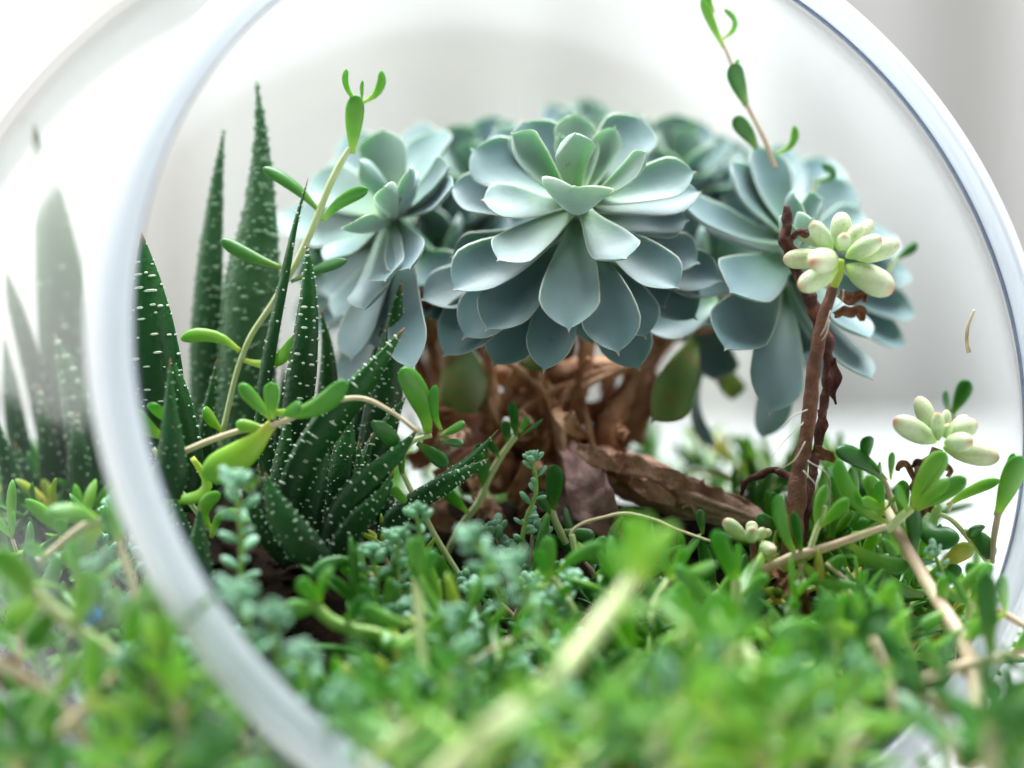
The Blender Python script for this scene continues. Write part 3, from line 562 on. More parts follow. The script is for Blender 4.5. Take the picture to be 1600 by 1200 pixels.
    haw_leaf(t, [(52, 190), (74, 300), (92, 420), (104, 540), (114, 660), (130, 800)], .67, [2, 46, 74, 88, 88, 70], rowpx=24, band=5, dsize=1.4, tone=.4, seed=41)
    haw_leaf(t, [(5, 410), (24, 480), (50, 570), (72, 660), (90, 760)], .665, [1, 24, 34, 38, 36], rowpx=18, band=3, dsize=1.3, seed=42)
    haw_leaf(t, [(6, 525), (16, 600), (28, 680), (50, 760)], .66, [1, 24, 36, 36], rowpx=16, band=3, tone=.3, seed=43)
    haw_leaf(t, [(84, 520), (108, 590), (130, 670), (140, 760), (150, 840)], .645, [1, 34, 60, 62, 50], rowpx=22, band=5, dsize=1.5, tone=.2, seed=44)
    haw_leaf(t, [(180, 560), (178, 640), (170, 740), (160, 840)], .665, [1, 34, 50, 50], rowpx=16, band=4, seed=45)
    haw_leaf(t, [(22, 690), (50, 760), (85, 830), (110, 880)], .645, [1, 30, 44, 40], rowpx=14, band=4, seed=46)
    haw_leaf(t, [(118, 640), (122, 700), (128, 780), (130, 850)], .64, [1, 30, 46, 46], rowpx=14, band=4, seed=47)
    haw_leaf(t, [(60, 600), (72, 680), (84, 760), (100, 840)], .645, [1, 28, 44, 46], rowpx=14, band=4, seed=48)
    haw_leaf(t, [(150, 610), (152, 690), (150, 770), (146, 850)], .65, [1, 28, 44, 46], rowpx=14, band=4, seed=49)
    haw_leaf(t, [(-10, 640), (10, 720), (30, 790), (60, 860)], .64, [1, 28, 44, 46], rowpx=14, band=4, seed=50)
haworthias()

# ------------------------------------------------------------------ jelly bean stems
def bean(parent, bx, by, tx, ty, w, d1, d2=None, tone=0.0, bend=0.0):
    d2 = d1 if d2 is None else d2; a = P(bx, by, d1); b = P(tx, ty, d2); ax = b - a
    sd = ax.cross(FW).normalized(); us = [0, .05, .13, .25, .4, .55, .7, .82, .9, .95, .98, 1]
    sp = catmull([a, a.lerp(b, .5) + sd * (bend * ax.length), b], us); dm = (d1 + d2) / 2
    prof = [.16, .34, .55, .80, .95, 1.0, .97, .85, .66, .48, .30, .05]
    ws = [pxw(w, dm) * x for x in prof]; v, f, al, ri, _ = blade(sp, us, ws, [x * .86 for x in ws], -FW, ncs=14)
    g = Geo(); g.add(v, f, al, ri, tone); return g.obj('leaf', 'jelly', parent)
def jelly():
    G = 'bean-leaved stems at the right'
    t = empty('jelly_bean_plant', P(1245, 790, .598), 'tall woody brown stem topped by a cluster of plump pale bean-shaped leaves', 'succulent', G)
    tube_obj('stem', PP([(1236, 870, .604), (1243, 790, .600), (1250, 730, .600), (1262, 670, .600), (1268, 610, .599), (1276, 550, .598), (1286, 500, .597), (1300, 455, .596), (1309, 425, .595), (1312, 408, .594)]), [pxw(x, .6) for x in (16, 15, 13, 12, 11.5, 11, 10.5, 8.5, 7, 5)], 'brown_stem', t, n=90, ncs=16, rough=.24, scale=230)
    tube_obj('stem_tip', PP([(1303, 448, .593), (1309, 428, .592), (1313, 405, .592)]), [pxw(x, .6) for x in (6, 8.5, 7)], 'yellow_leaf', t, n=10, ncs=10, rough=.1)
    for a in ((1312, 392, 1316, 331, 34, .602, .604, 0), (1300, 392, 1268, 347, 28, .590, .586, 0), (1319, 392, 1347, 352, 26, .60, .598, .1), (1318, 390, 1319, 366, 22, .588, .583, 0), (1322, 402, 1378, 372, 30, .592, .586, 0), (1336, 404, 1405, 380, 34, .602, .606, .2),
              (1290, 402, 1223, 406, 32, .602, .604, .5), (1306, 404, 1268, 410, 40, .590, .572, .2), (1308, 420, 1247, 450, 36, .588, .586, 0), (1322, 416, 1396, 455, 46, .592, .586, .1), (1300, 385, 1240, 362, 22, .612, .616, .3), (1330, 388, 1362, 345, 24, .61, .62, .3)):
        bean(t, *a[:7], tone=a[7] if len(a) > 7 else 0)
    crumple('dry_leaf', t, [(1312, 460, .594), (1330, 468, .590), (1348, 462, .590), (1352, 472, .59)], [12, 20, 16, 4], 'dry_leaf', 3)
    crumple('dry_leaf', t, [(1304, 492, .594), (1325, 486, .590), (1344, 488, .588), (1347, 502, .588)], [10, 18, 20, 8], 'dry_leaf', 6)
    crumple('dry_leaf', t, [(1270, 702, .600), (1290, 710, .598), (1308, 722, .598)], [14, 20, 5], 'dry_leaf', 9)
    rnd = random.Random(5)
    for pts in ([(1318, 452, .590), (1316, 470, .589), (1306, 480, .589)], [(1298, 485, .590), (1290, 510, .588), (1282, 525, .589)], [(1296, 500, .590), (1292, 520, .589)] + [(1284, 532, .59)], [(1256, 660, .592), (1225, 690, .59), (1205, 715, .59)], [(1262, 640, .592), (1240, 650, .59), (1222, 668, .592)], [(1262, 720, .592), (1295, 745, .59), (1296, 800, .59)], [(1255, 735, .592), (1282, 770, .59), (1290, 830, .59)], [(1258, 690, .592), (1240, 720, .59), (1212, 735, .592)]):
        tube_obj('aerial_root', PP(pts), [.00022, .00016, .00008], 'hair', t, n=12, ncs=5)
    t = empty('dead_stem', P(1262, 770, .606), 'dead dark red-brown twisted stem leaning behind the tall bean stem', 'dead stem')
    tube_obj('stem', PP([(1229, 322, .606), (1230, 345, .606), (1226, 368, .606), (1236, 395, .607), (1246, 425, .607), (1262, 460, .608), (1276, 495, .608), (1290, 540, .608), (1294, 580, .608), (1286, 640, .608), (1276, 700, .608), (1262, 770, .606), (1252, 850, .608)]),
             [pxw(x, .6) for x in (5, 8, 9, 11, 9, 10, 11, 11, 8, 7, 7, 9, 9)], 'dead', t, n=110, ncs=12, rough=.75, scale=330, seed=3)
    tube_obj('side_twig', PP([(1240, 372, .606), (1248, 362, .603), (1258, 366, .603), (1264, 358, .603)]), [.0008, .0012, .0014, .0006], 'dead', t, n=20, ncs=8, rough=.6, scale=420)
    crumple('dry_leaf', t, [(1300, 560, .608), (1304, 590, .606), (1300, 615, .606), (1306, 632, .606)], [10, 22, 10, 3], 'dead', 12)
    crumple('dry_leaf', t, [(1280, 640, .608), (1286, 665, .606), (1280, 685, .606)], [8, 14, 4], 'dead', 15)
    t = empty('jelly_bean_plant', P(1445, 840, .60), 'short bean-leaved plant at the right with pink-tipped pale leaves on a shaggy brown stem', 'succulent', G)
    tube_obj('stem', PP([(1442, 840, .60), (1436, 790, .60), (1441, 750, .60), (1456, 720, .60), (1463, 700, .60)]), [pxw(x, .6) for x in (13, 15, 15, 12, 8)], 'brown_stem', t, n=40, ncs=12, rough=.7, scale=330, seed=8)
    for i, pts in enumerate(([(1430, 750, .596), (1415, 725, .595), (1404, 728, .595), (1402, 736, .595)], [(1450, 735, .594), (1435, 722, .59), (1424, 728, .592)], [(1470, 728, .594), (1484, 732, .593), (1480, 745, .593)], [(1432, 790, .594), (1424, 770, .592), (1430, 752, .592)], [(1450, 800, .592), (1456, 780, .59), (1450, 760, .592)])):
        crumple('dry_leaf', t, pts, [8, 12, 6], 'dead' if i % 2 else 'dry_leaf', 20 + i)
    for a in ((1462, 690, 1397, 656, 36, .594, .586, .1), (1462, 684, 1434, 619, 30, .602, .604, .1), (1466, 688, 1465, 645, 22, .588, .584, .0), (1473, 682, 1480, 640, 18, .60, .60, .0), (1476, 684, 1484, 662, 15, .588, .586, .0), (1478, 684, 1527, 660, 32, .600, .600, .1), (1476, 692, 1520, 690, 30, .586, .578, .0),
              (1474, 698, 1562, 716, 38, .596, .592, .5), (1484, 674, 1515, 652, 24, .612, .615, .5)):
        bean(t, *a[:7], tone=a[7])
    t = empty('jelly_bean_plant', P(1175, 880, .59), 'tiny bean-leaved shoot low down between trailing stems', 'succulent', G)
    tube_obj('stem', PP([(1176, 880, .592), (1177, 860, .592), (1176, 842, .592)]), [.001, .0009, .0008], 'brown_stem', t, n=10, rough=.3)
    for a in ((1166, 844, 1131, 812, 24, .592, .588, .2), (1176, 838, 1174, 814, 20, .600, .602, .2), (1175, 846, 1175, 826, 23, .586, .576, .3), (1184, 844, 1195, 825, 17, .590, .588, .1), (1188, 852, 1210, 862, 22, .59, .58, .4), (1190, 840, 1205, 828, 14, .60, .60, .3)):
        bean(t, *a[:7], tone=a[7])
jelly()

# ------------------------------------------------------------------ trailing green plants
TR_US = [0, .07, .16, .28, .42, .56, .68, .79, .87, .93, .97, 1.0]
TR_W = [.34, .38, .48, .66, .85, .97, 1.0, .94, .80, .60, .40, .08]
def tleaf(parent, bx, by, tx, ty, w, d1, d2=None, bend=0.0, tone=0.0, material='green', face=None, thick=.34, curl=0.0, cup=-.04, name='leaf'):
    d2 = d1 if d2 is None else d2; a = P(bx, by, d1); b = P(tx, ty, d2); ax = b - a; scr = V((ax.y, 0, 0)); sd = ax.cross(FW).normalized()
    if sd.length < .5: sd = V((1, 0, 0))
    m1 = a.lerp(b, .35) + sd * (bend * ax.length * .9) - FW * (curl * ax.length); m2 = a.lerp(b, .72) + sd * (bend * ax.length * .8) - FW * (curl * ax.length * .7)
    sp = catmull([a, m1, m2, b], TR_US); wd = pxw(w, (d1 + d2) / 2); ws = [wd * x for x in TR_W]; ts = [max(.0003, wd * thick * min(1, x * 1.15)) for x in TR_W]
    up = V(face) if face else (-FW + V((random.uniform(-.5, .5), 0, random.uniform(.0, .7))))
    v, f, al, ri, _ = blade(sp, TR_US, ws, ts, up, cup=cup, ncs=12, keel=.4, wav=random.uniform(0, .03), seed=w)
    g = Geo(); g.add(v, f, al, ri, tone); return g.obj(name, material, parent)
TG = 'trailing stems with small fleshy green leaves'
def trail(label, stems, leaves, d, smat='pale_stem', lmat='green', tone=0.0):
    s0 = stems[0][0][0]; t = empty('trailing_succulent', P(s0[0], s0[1], s0[2] if len(s0) > 2 else d), label, 'trailing plant', TG)
    for s in stems:
        pts, rad = s[0], s[1]; dm = pts[0][2] if len(pts[0]) > 2 else d
        n = max(10, len(pts) * 8); tube_obj('stem', PP(pts, d), [pxw(r, dm) for r in rad], s[2] if len(s) > 2 else smat, t, n=n, ncs=9, rough=.12, scale=160, seed=pts[0][0])
        if len(pts) > 3:
            for q in pts[1:-1:1]:
                if random.random() < .0: pass
    for L in leaves:
        o = dict(L[5]) if len(L) > 5 else {}
        m_ = o.pop('m', lmat); tn = o.pop('tone', tone + random.uniform(-.15, .25)); dd = o.pop('d', d); o.setdefault('d2', dd - random.uniform(0, .012))
        tleaf(t, L[0], L[1], L[2], L[3], L[4], dd, tone=max(0, min(1, tn)), material=m_, **o)
    return t
K = dict
trail('slender stem rising at the left past the left rosette with paired narrow leaves', [([(345, 690), (358, 630), (372, 575), (392, 525), (425, 475), (455, 425), (478, 380), (495, 340), (515, 290), (535, 250), (553, 222)], [4.5, 4.5, 4.5, 4.5, 5, 5, 5.5, 6, 6, 5.5, 4])],
      [(499, 330, 411, 262, 24, K(bend=-.06, m='dark_green', tone=.8)), (503, 345, 575, 296, 22, K(bend=.08)), (440, 418, 345, 374, 24, K(bend=.04, m='dark_green', tone=.8)), (455, 440, 542, 407, 20, K(bend=.03, m='dark_green')), (550, 240, 556, 148, 30, K(tone=.3)),
       (566, 162, 541, 108, 13, K(bend=.16, tone=.3)), (568, 160, 596, 110, 15, K(bend=-.2, tone=.3)), (566, 160, 566, 126, 11, K(tone=.3)), (375, 548, 282, 530, 23, K(bend=-.16, tone=.6)), (378, 562, 462, 524, 22, K(bend=-.22, tone=.8)), (558, 175, 548, 150, 12, K(tone=.2)), (346, 672, 318, 640, 26, K(tone=.9))], .618)
trail('leafy shoot lying across the zebra plants on a long beige runner', [([(232, 738), (296, 702), (372, 674), (430, 664), (500, 634), (560, 622), (606, 640), (655, 675)], [4.5, 5, 5, 5, 4.5, 4, 3.5, 3], 'beige_stem')],
      [(426, 662, 316, 742, 52, K(tone=1.0, bend=.08, m='green')), (424, 655, 374, 600, 24, K(tone=.2)), (425, 655, 424, 597, 26, K(tone=.3)), (432, 645, 540, 595, 32, K(bend=-.14, tone=.1)), (438, 650, 470, 632, 22, K(tone=.0)), (420, 672, 368, 662, 22, K(tone=.9))], .585)
trail('curled yellow-green shoot squeezed between the left rim and the zebra plants', [([(330, 830), (300, 790), (262, 740), (240, 700)], [4, 4, 4, 3])],
      [(300, 715, 272, 782, 24, K(bend=.55, tone=.9)), (262, 685, 210, 640, 26, K(bend=.1, tone=.5)), (262, 660, 234, 630, 24, K(tone=.1)), (330, 830, 345, 772, 24, K(bend=.3, tone=.5)), (330, 840, 392, 818, 22, K(bend=.3))], .59)
trail('shoot with one big upright spoon leaf right of the zebra plants', [([(742, 942), (712, 890), (684, 845), (655, 790), (632, 745), (624, 715), (645, 690), (675, 680)], [4.5, 5, 5, 4.5, 4, 4, 4, 4])],
      [(669, 676, 626, 576, 40, K(tone=.1, bend=-.08)), (689, 672, 681, 602, 17, K(bend=.1)), (688, 680, 726, 661, 19, K()), (688, 687, 724, 694, 15, K(m='dark_green')), (652, 692, 700, 728, 24, K(m='dark_green')), (628, 742, 580, 660, 26, K(bend=-.14, tone=.1, m='dark_green')), (735, 925, 676, 862, 28, K(bend=.1)), (640, 790, 612, 762, 16, K()), (745, 935, 770, 880, 20, K(bend=-.2))], .598)
trail('shoot with long pale stem leaning right in front of the trunk', [([(690, 880), (722, 820), (748, 785), (765, 745), (785, 710), (806, 682)], [5, 5.5, 6, 5.5, 5, 5])],
      [(806, 682, 800, 628, 17, K(m='dark_green')), (815, 680, 848, 656, 15, K(m='dark_green')), (812, 676, 826, 652, 12, K()), (758, 765, 750, 692, 28, K(m='dark_green')), (792, 690, 790, 658, 18, K(m='dark_green')), (780, 716, 764, 690, 13, K(m='dark_green')), (730, 800, 690, 762, 20, K()), (758, 720, 742, 700, 12, K())], .625)
trail('dark upright leaf just right of the little blue-green sprig', [([(885, 850), (868, 815), (862, 795)], [6, 6, 5])], [(862, 800, 868, 726, 30, K(m='dark_green')), (866, 806, 842, 770, 20, K(m='dark_green')), (880, 830, 930, 838, 24, K(m='dark_green')), (858, 800, 848, 830, 20, K())], .612)
trail('big blurred bright shoot in the foreground with a thick pale stem running lower left', [([(670, 1230, .440), (760, 1140, .448), (840, 1085, .456), (905, 1015, .468), (960, 945, .480), (995, 895, .486)], [17, 18, 18, 18, 17, 15], 'pale_stem')],
      [(988, 915, 978, 805, 34, K(d=.486, tone=1, bend=-.08, m='green')), (1002, 905, 1056, 822, 34, K(d=.486, tone=1, bend=.05)), (1004, 910, 1040, 850, 26, K(d=.48, tone=.7)), (985, 912, 945, 850, 24, K(d=.49, tone=.6)), (990, 905, 960, 850, 24, K(d=.478, tone=.5)), (998, 902, 1012, 806, 28, K(d=.480, tone=.9)), (845, 1075, 905, 1120, 34, K(d=.456, tone=.3)), (850, 1072, 870, 1010, 30, K(d=.46)), (800, 1110, 740, 1090, 36, K(d=.452)), (960, 950, 1020, 960, 30, K(d=.47, tone=.3))], .47)
trail('long horizontal stem right of centre with a tall pair of leaves at its bend', [([(1090, 946), (1150, 910), (1205, 884), (1245, 868), (1290, 856), (1340, 838), (1385, 822)], [5, 6, 7, 8, 7, 6.5, 5], 'pink_stem'), ([(1252, 880), (1254, 915), (1257, 958)], [7, 7, 6], 'pink_stem'), ([(1262, 870), (1278, 822), (1290, 790)], [5, 5, 4])],
      [(1244, 868, 1216, 773, 28, K(bend=.06, tone=.05)), (1252, 866, 1240, 800, 18, K(m='dark_green')), (1277, 828, 1291, 758, 17, K(bend=.08, tone=.3)), (1280, 824, 1326, 780, 21, K(tone=.3)), (1245, 872, 1354, 926, 32, K(bend=-.12, tone=.1)), (1325, 848, 1422, 884, 30, K(bend=-.12, tone=.1)), (1196, 864, 1160, 958, 38, K(bend=-.06, d2=.565)), (1262, 890, 1232, 900, 16, K(tone=1)), (1100, 940, 1050, 892, 30, K(d2=.57)), (1270, 900, 1320, 870, 18, K())], .585)
trail('stout pinkish stem at the right running down towards the rim with leaves both sides', [([(1380, 785, .60), (1392, 808, .597), (1414, 850, .588), (1441, 898, .578), (1468, 942, .566), (1500, 995, .553), (1520, 1050, .545), (1525, 1110, .535), (1515, 1180, .53)], [7, 8, 9, 10, 11, 11, 11, 10, 8], 'pink_stem')],
      [(1380, 806, 1356, 742, 27, K(tone=.4)), (1381, 792, 1372, 752, 20, K(d2=.585)), (1382, 795, 1346, 782, 20, K(d2=.585, tone=.5)), (1384, 796, 1408, 770, 18, K(d2=.585)), (1386, 818, 1308, 718, 26, K(bend=.12)), (1410, 812, 1410, 750, 24, K(tone=.1)), (1431, 870, 1427, 792, 26, K(m='dark_green')), (1443, 930, 1358, 893, 31, K(bend=.06, m='dark_green', tone=.9)), (1488, 925, 1552, 882, 27, K(d=.57, tone=.2)), (1478, 955, 1440, 985, 26, K(d=.56)), (1470, 950, 1476, 900, 24, K(d=.566, tone=.5)), (1505, 1000, 1560, 960, 30, K(d=.55))], .594)
trail('bright fan of three leaves standing in front of the short bean plant', [([(1385, 830), (1408, 808), (1424, 794)], [6, 7, 7])], [(1424, 796, 1477, 706, 36, K(tone=.5, bend=.04)), (1430, 796, 1510, 747, 30, K(tone=.2)), (1427, 794, 1482, 750, 22, K(tone=.5)), (1420, 800, 1400, 760, 20, K(tone=.2))], .588)
trail('upright spoon leaf on a red-pink stem at the right edge', [([(1550, 880), (1553, 840), (1560, 800)], [4.5, 5, 5], 'pink_stem'), ([(1482, 800), (1487, 784)], [3, 3], 'pink_stem')],
      [(1558, 806, 1595, 712, 36, K(tone=.2)), (1570, 770, 1584, 708, 16, K(tone=.1)), (1480, 790, 1562, 750, 19, K(bend=.05, tone=.5, d=.60))], .596)
trail('dark leafy shoot behind the horizontal stem, right of the tall bean stem', [([(1400, 800), (1380, 750), (1355, 735)], [5, 5, 4], 'pink_stem')], [(1385, 752, 1306, 704, 32, K(bend=-.08, m='dark_green')), (1352, 722, 1356, 682, 23, K(m='dark_green')), (1392, 750, 1394, 706, 13, K()), (1378, 748, 1374, 722, 10, K()), (1340, 790, 1330, 730, 20, K()), (1325, 800, 1298, 745, 18, K())], .622)
trail('curled broad dark leaves over a yellowed leaf under the short bean plant', [([(1545, 880), (1520, 850), (1490, 815), (1462, 800)], [4, 4, 4, 3])],
      [(1466, 790, 1500, 842, 42, K(bend=-.45, m='dark_green', tone=.2)), (1503, 830, 1548, 874, 30, K(bend=.2, m='dark_green', tone=.3)), (1520, 840, 1530, 822, 30, K(m='dark_green')), (1470, 886, 1520, 852, 34, K(m='yellow_leaf', tone=.6)), (1480, 850, 1466, 822, 22, K(m='dark_green')), (1478, 915, 1496, 882, 24, K(m='dark_green'))], .598)
trail('long thin shoot climbing out of the top of the opening at the right', [([(1212, 262, .64), (1196, 222, .64), (1180, 190, .64), (1164, 158, .64), (1150, 118, .64), (1136, 84, .64), (1118, 40, .64), (1104, -10, .64)], [4, 3.6, 3.4, 3.4, 3, 3, 3, 3], 'pink_stem')],
      [(1182, 232, 1146, 184, 28, K(bend=-.05, m='dark_green', tone=.3)), (1166, 165, 1144, 100, 30, K(m='dark_green', tone=.6)), (1166, 150, 1155, 92, 10, K(bend=.3)), (1130, 74, 1096, -2, 20, K(tone=.4)), (1128, 62, 1131, 14, 15, K(bend=-.35, tone=.3)), (1212, 240, 1241, 196, 13, K(bend=-.25, tone=.3)), (1116, 20, 1090, -30, 20, K(tone=.3))], .64)
trail('leaf tip of a hidden shoot showing right of the bean leaves', [([(1380, 440), (1400, 405)], [3, 3])], [(1402, 404, 1434, 381, 17, K(m='dark_green', tone=.4))], .66)
trail('small curled leaf of a hidden shoot above the right rosette', [([(1272, 300), (1274, 280)], [3, 3])], [(1276, 284, 1284, 258, 15, K(bend=-.5, m='dark_green'))], .66)
trail('pair of leaves standing behind the short bean plant', [([(1490, 700), (1490, 650)], [4, 4])], [(1488, 648, 1513, 594, 27, K(m='dark_green', tone=.5)), (1484, 645, 1476, 612, 20, K(m='dark_green', tone=.4))], .645)
trail('upright stem with a tall light leaf in front of the blue-green sprigs left of centre', [([(664, 1060, .535), (656, 985, .54), (652, 905, .545)], [8, 8, 9])], [(653, 912, 648, 838, 32, K(d=.545, tone=.2)), (655, 905, 680, 860, 26, K(d=.55)), (648, 975, 566, 946, 28, K(bend=.1, d=.545)), (652, 985, 620, 1015, 22, K(d=.54, tone=.5)), (662, 985, 700, 960, 24, K(d=.54))], .54)
trail('thick green stem lying low across the left of the foreground', [([(485, 938), (515, 968), (550, 983), (590, 990), (648, 1012)], [9, 10, 10, 9, 8], 'green_stem')], [(500, 945, 466, 905, 26, K()), (500, 940, 520, 890, 24, K(bend=.1)), (585, 985, 600, 1020, 22, K(bend=.3)), (495, 950, 445, 952, 30, K()), (540, 970, 575, 935, 26, K(m='dark_green'))], .552)
trail('shoot with two blunt upright leaves and one reaching right in the middle', [([(898, 958), (882, 930), (864, 902)], [6, 6, 5.5])], [(860, 906, 856, 838, 28, K(tone=.1)), (852, 905, 842, 858, 17, K()), (868, 898, 942, 850, 22, K(bend=.06)), (858, 908, 840, 920, 16, K(tone=.9))], .566)
trail('shoot with one dark leaf tilting left on a pale green foot below the horizontal stem', [([(1146, 1000), (1150, 950), (1150, 905)], [9, 9, 8])], [(1148, 912, 1118, 828, 30, K()), (1153, 905, 1153, 850, 16, K(tone=.3)), (1112, 930, 1056, 888, 32, K(d=.556)), (1160, 930, 1200, 900, 22, K())], .566)
trail('thin pale looping runner arching over the leaves in front of the log', [([(893, 850), (893, 832), (910, 818), (940, 809), (979, 802), (1023, 812), (1060, 828), (1110, 846)], [2.6, 2.6, 2.6, 2.6, 2.8, 2.6, 2.4, 2.2], 'beige_stem'), ([(893, 835), (900, 860), (920, 870)], [5, 6, 4])], [(972, 806, 968, 880, 17, K(bend=-.2, m='dark_green')), (900, 850, 944, 838, 34, K(bend=-.5, m='green')), (930, 900, 946, 850, 26, K(bend=-.3, m='green'))], .592)
trail('leafy clump at the foot of the tall bean stem', [([(1250, 880), (1228, 830), (1222, 800)], [4, 4, 3])], [(1222, 826, 1182, 808, 22, K(m='dark_green')), (1240, 800, 1252, 768, 24, K(m='dark_green')), (1222, 852, 1224, 835, 20, K(m='dark_green')), (1180, 836, 1210, 858, 14, K(m='yellow_leaf')), (1098, 835, 1094, 796, 16, K(m='dark_green')), (1214, 800, 1206, 770, 16, K(m='dark_green'))], .606)
trail('dark arching leaf pair beside the hollow at the foot of the zebra plants', [([(590, 925), (580, 900), (568, 888)], [5, 5, 5])], [(570, 888, 486, 900, 24, K(bend=-.18, m='dark_green')), (560, 895, 572, 930, 22, K(m='dark_green')), (582, 905, 620, 890, 20, K())], .575)
trail('broad green leaf hanging right of the thick pale foreground stem', [([(1060, 1010), (1085, 960)], [8, 7])], [(1085, 965, 1040, 930, 34, K()), (1090, 960, 1130, 925, 30, K(tone=.4)), (1078, 985, 1120, 1000, 34, K()), (1070, 990, 1030, 1020, 32, K(tone=.4))], .53)
trail('large broad-leaved shoot leaning right below the curved pink foot', [([(1290, 1090), (1300, 1030), (1305, 990)], [8, 8, 8])], [(1300, 1000, 1210, 1010, 46, K(bend=-.16)), (1300, 1000, 1290, 930, 46, K(tone=.1)), (1310, 1000, 1386, 946, 40, K(bend=-.1, m='dark_green', tone=.6)), (1310, 1010, 1360, 1050, 40, K())], .535)
trail('thick beige stem at the lower left corner seen through the glass', [([(-10, 1030), (40, 1060), (82, 1092), (115, 1130), (150, 1175)], [9, 9, 11, 10, 9], 'beige_stem')], [(84, 1092, 120, 1030, 34, K(tone=.5)), (70, 1080, 20, 1100, 36, K()), (140, 1160, 200, 1130, 40, K(tone=.2)), (90, 1100, 60, 1160, 36, K())], .515)
trail('pale green stem with long leaves at the far left seen through the glass', [([(20, 880), (70, 940), (125, 985), (170, 1015), (195, 1040)], [10, 11, 11, 9, 8], 'pale_stem')], [(70, 940, -10, 860, 44, K(tone=.3)), (120, 975, 145, 895, 40, K(tone=.6)), (60, 925, 10, 980, 44, K(tone=.6)), (190, 1040, 250, 1090, 40, K(tone=.5)), (180, 1030, 150, 1080, 36, K()), (90, 950, 40, 1010, 40, K())], .522)
trail('yellow-green leaf on a pale stem below the hazy zebra plant', [([(60, 880), (95, 850), (130, 822), (160, 812)], [6, 6, 6, 6], 'beige_stem')], [(155, 815, 72, 802, 34, K(tone=.3, bend=-.1)), (158, 820, 100, 882, 44, K(tone=.9)), (165, 812, 215, 770, 30, K(tone=.2)), (70, 870, 40, 850, 26, K())], .56)
trail('beige stem reaching out to the right across the lower right rim', [([(1440, 1060, .545), (1500, 1042, .545), (1550, 1030, .545), (1620, 1012, .545)], [8, 9, 8, 8], 'beige_stem')],
      [(1548, 1020, 1540, 892, 36, K(m='dark_green', tone=.5)), (1470, 1050, 1440, 1000, 34, K()), (1500, 1042, 1560, 1085, 36, K(m='dark_green')), (1580, 1020, 1640, 960, 34, K())], .545)
trail('dark leaves in the lower right corner beyond the rim', [([(1640, 1180, .53), (1580, 1140, .53), (1530, 1110, .53)], [8, 8, 7], 'green_stem')],
      [(1530, 1112, 1450, 1090, 40, K(m='dark_green')), (1535, 1112, 1520, 1190, 44, K(m='dark_green')), (1580, 1140, 1610, 1060, 40, K()), (1570, 1135, 1500, 1200, 44, K(m='dark_green', tone=.6)), (1600, 1160, 1560, 1220, 40, K())], .53)
def runner(label, pts, rad, L, w, seed, smat='pale_stem', tone=.5):
    rnd = random.Random(seed); lv = []
    for i in range(1, len(pts)):
        x, y, d = pts[i]; dx, dy = x - pts[i - 1][0], y - pts[i - 1][1]; a0 = math.atan2(dy, dx)
        for sgn in (-1, 1):
            an = a0 + sgn * rnd.uniform(.5, 1.15); l = L * rnd.uniform(.75, 1.15)
            lv.append((x, y, x + l * math.cos(an), y + l * math.sin(an), w * rnd.uniform(.85, 1.15), K(d=d - .004, bend=-sgn * rnd.uniform(0, .14), tone=min(1, max(0, tone + rnd.uniform(-.4, .4))), m='dark_green' if rnd.random() < .25 else 'green')))
    x, y, d = pts[-1]; lv.append((x, y, x + L * .8 * math.cos(a0), y + L * .8 * math.sin(a0), w * .8, K(d=d, tone=tone)))
    trail(label, [(pts, [rad] * len(pts), smat)], lv, pts[0][2])
runner('pale runner creeping across the lower right with broad leaves in pairs', [(1290, 1180, .50), (1235, 1130, .505), (1190, 1065, .51), (1160, 1000, .52)], 8, 100, 34, 1)
runner('light-stemmed runner rising in the lower right foreground', [(1330, 1260, .50), (1320, 1190, .505), (1300, 1130, .51), (1320, 1080, .52)], 8, 92, 32, 2, 'pink_stem', .6)
runner('yellowish-stemmed shoot rising between the stout stem and the pink foot', [(1400, 1120, .525), (1385, 1050, .53), (1360, 990, .54)], 7, 86, 30, 3, 'pink_stem', .8)
runner('broad-leaved runner along the bottom edge right of centre', [(1000, 1250, .475), (1060, 1190, .475), (1110, 1120, .48)], 9, 110, 38, 4, 'pale_stem', .7)
runner('runner along the bottom edge under the thick pale stem', [(880, 1260, .47), (900, 1200, .475), (960, 1150, .48)], 9, 110, 38, 5, 'pale_stem', .5)
runner('broad-leaved runner at the bottom left of the thick pale stem', [(560, 1250, .47), (590, 1180, .475), (650, 1130, .48)], 9, 110, 38, 6, 'pale_stem', .4)
runner('pale runner behind the glass in the lower left, rising to the right', [(-20, 1210, .50), (60, 1170, .50), (140, 1100, .505), (210, 1020, .51)], 9, 100, 36, 7, 'beige_stem', .6)
runner('upright leafy runner in front of the curled pale loop', [(1030, 1000, .55), (1020, 950, .555), (1045, 905, .56)], 6, 70, 25, 8, 'pale_stem', .4)
runner('dense leafy runner filling the corner beyond the rim at lower right', [(1660, 1260, .515), (1620, 1220, .515), (1580, 1170, .52)], 8, 100, 36, 9, 'green_stem', .3)
runner('runner with narrow leaves under the upright spoon leaf at the right edge', [(1620, 990, .57), (1570, 960, .575), (1530, 945, .58)], 6, 74, 24, 10, 'pink_stem', .4)
trail('beige-stemmed shoot just left of the rim', [([(215, 950), (205, 905), (190, 860), (185, 830)], [7, 7, 6, 6], 'beige_stem')], [(185, 845, 178, 760, 40, K(tone=.2)), (190, 845, 160, 800, 30, K()), (212, 950, 250, 890, 36, K(tone=.3)), (212, 955, 170, 930, 30, K())], .545)

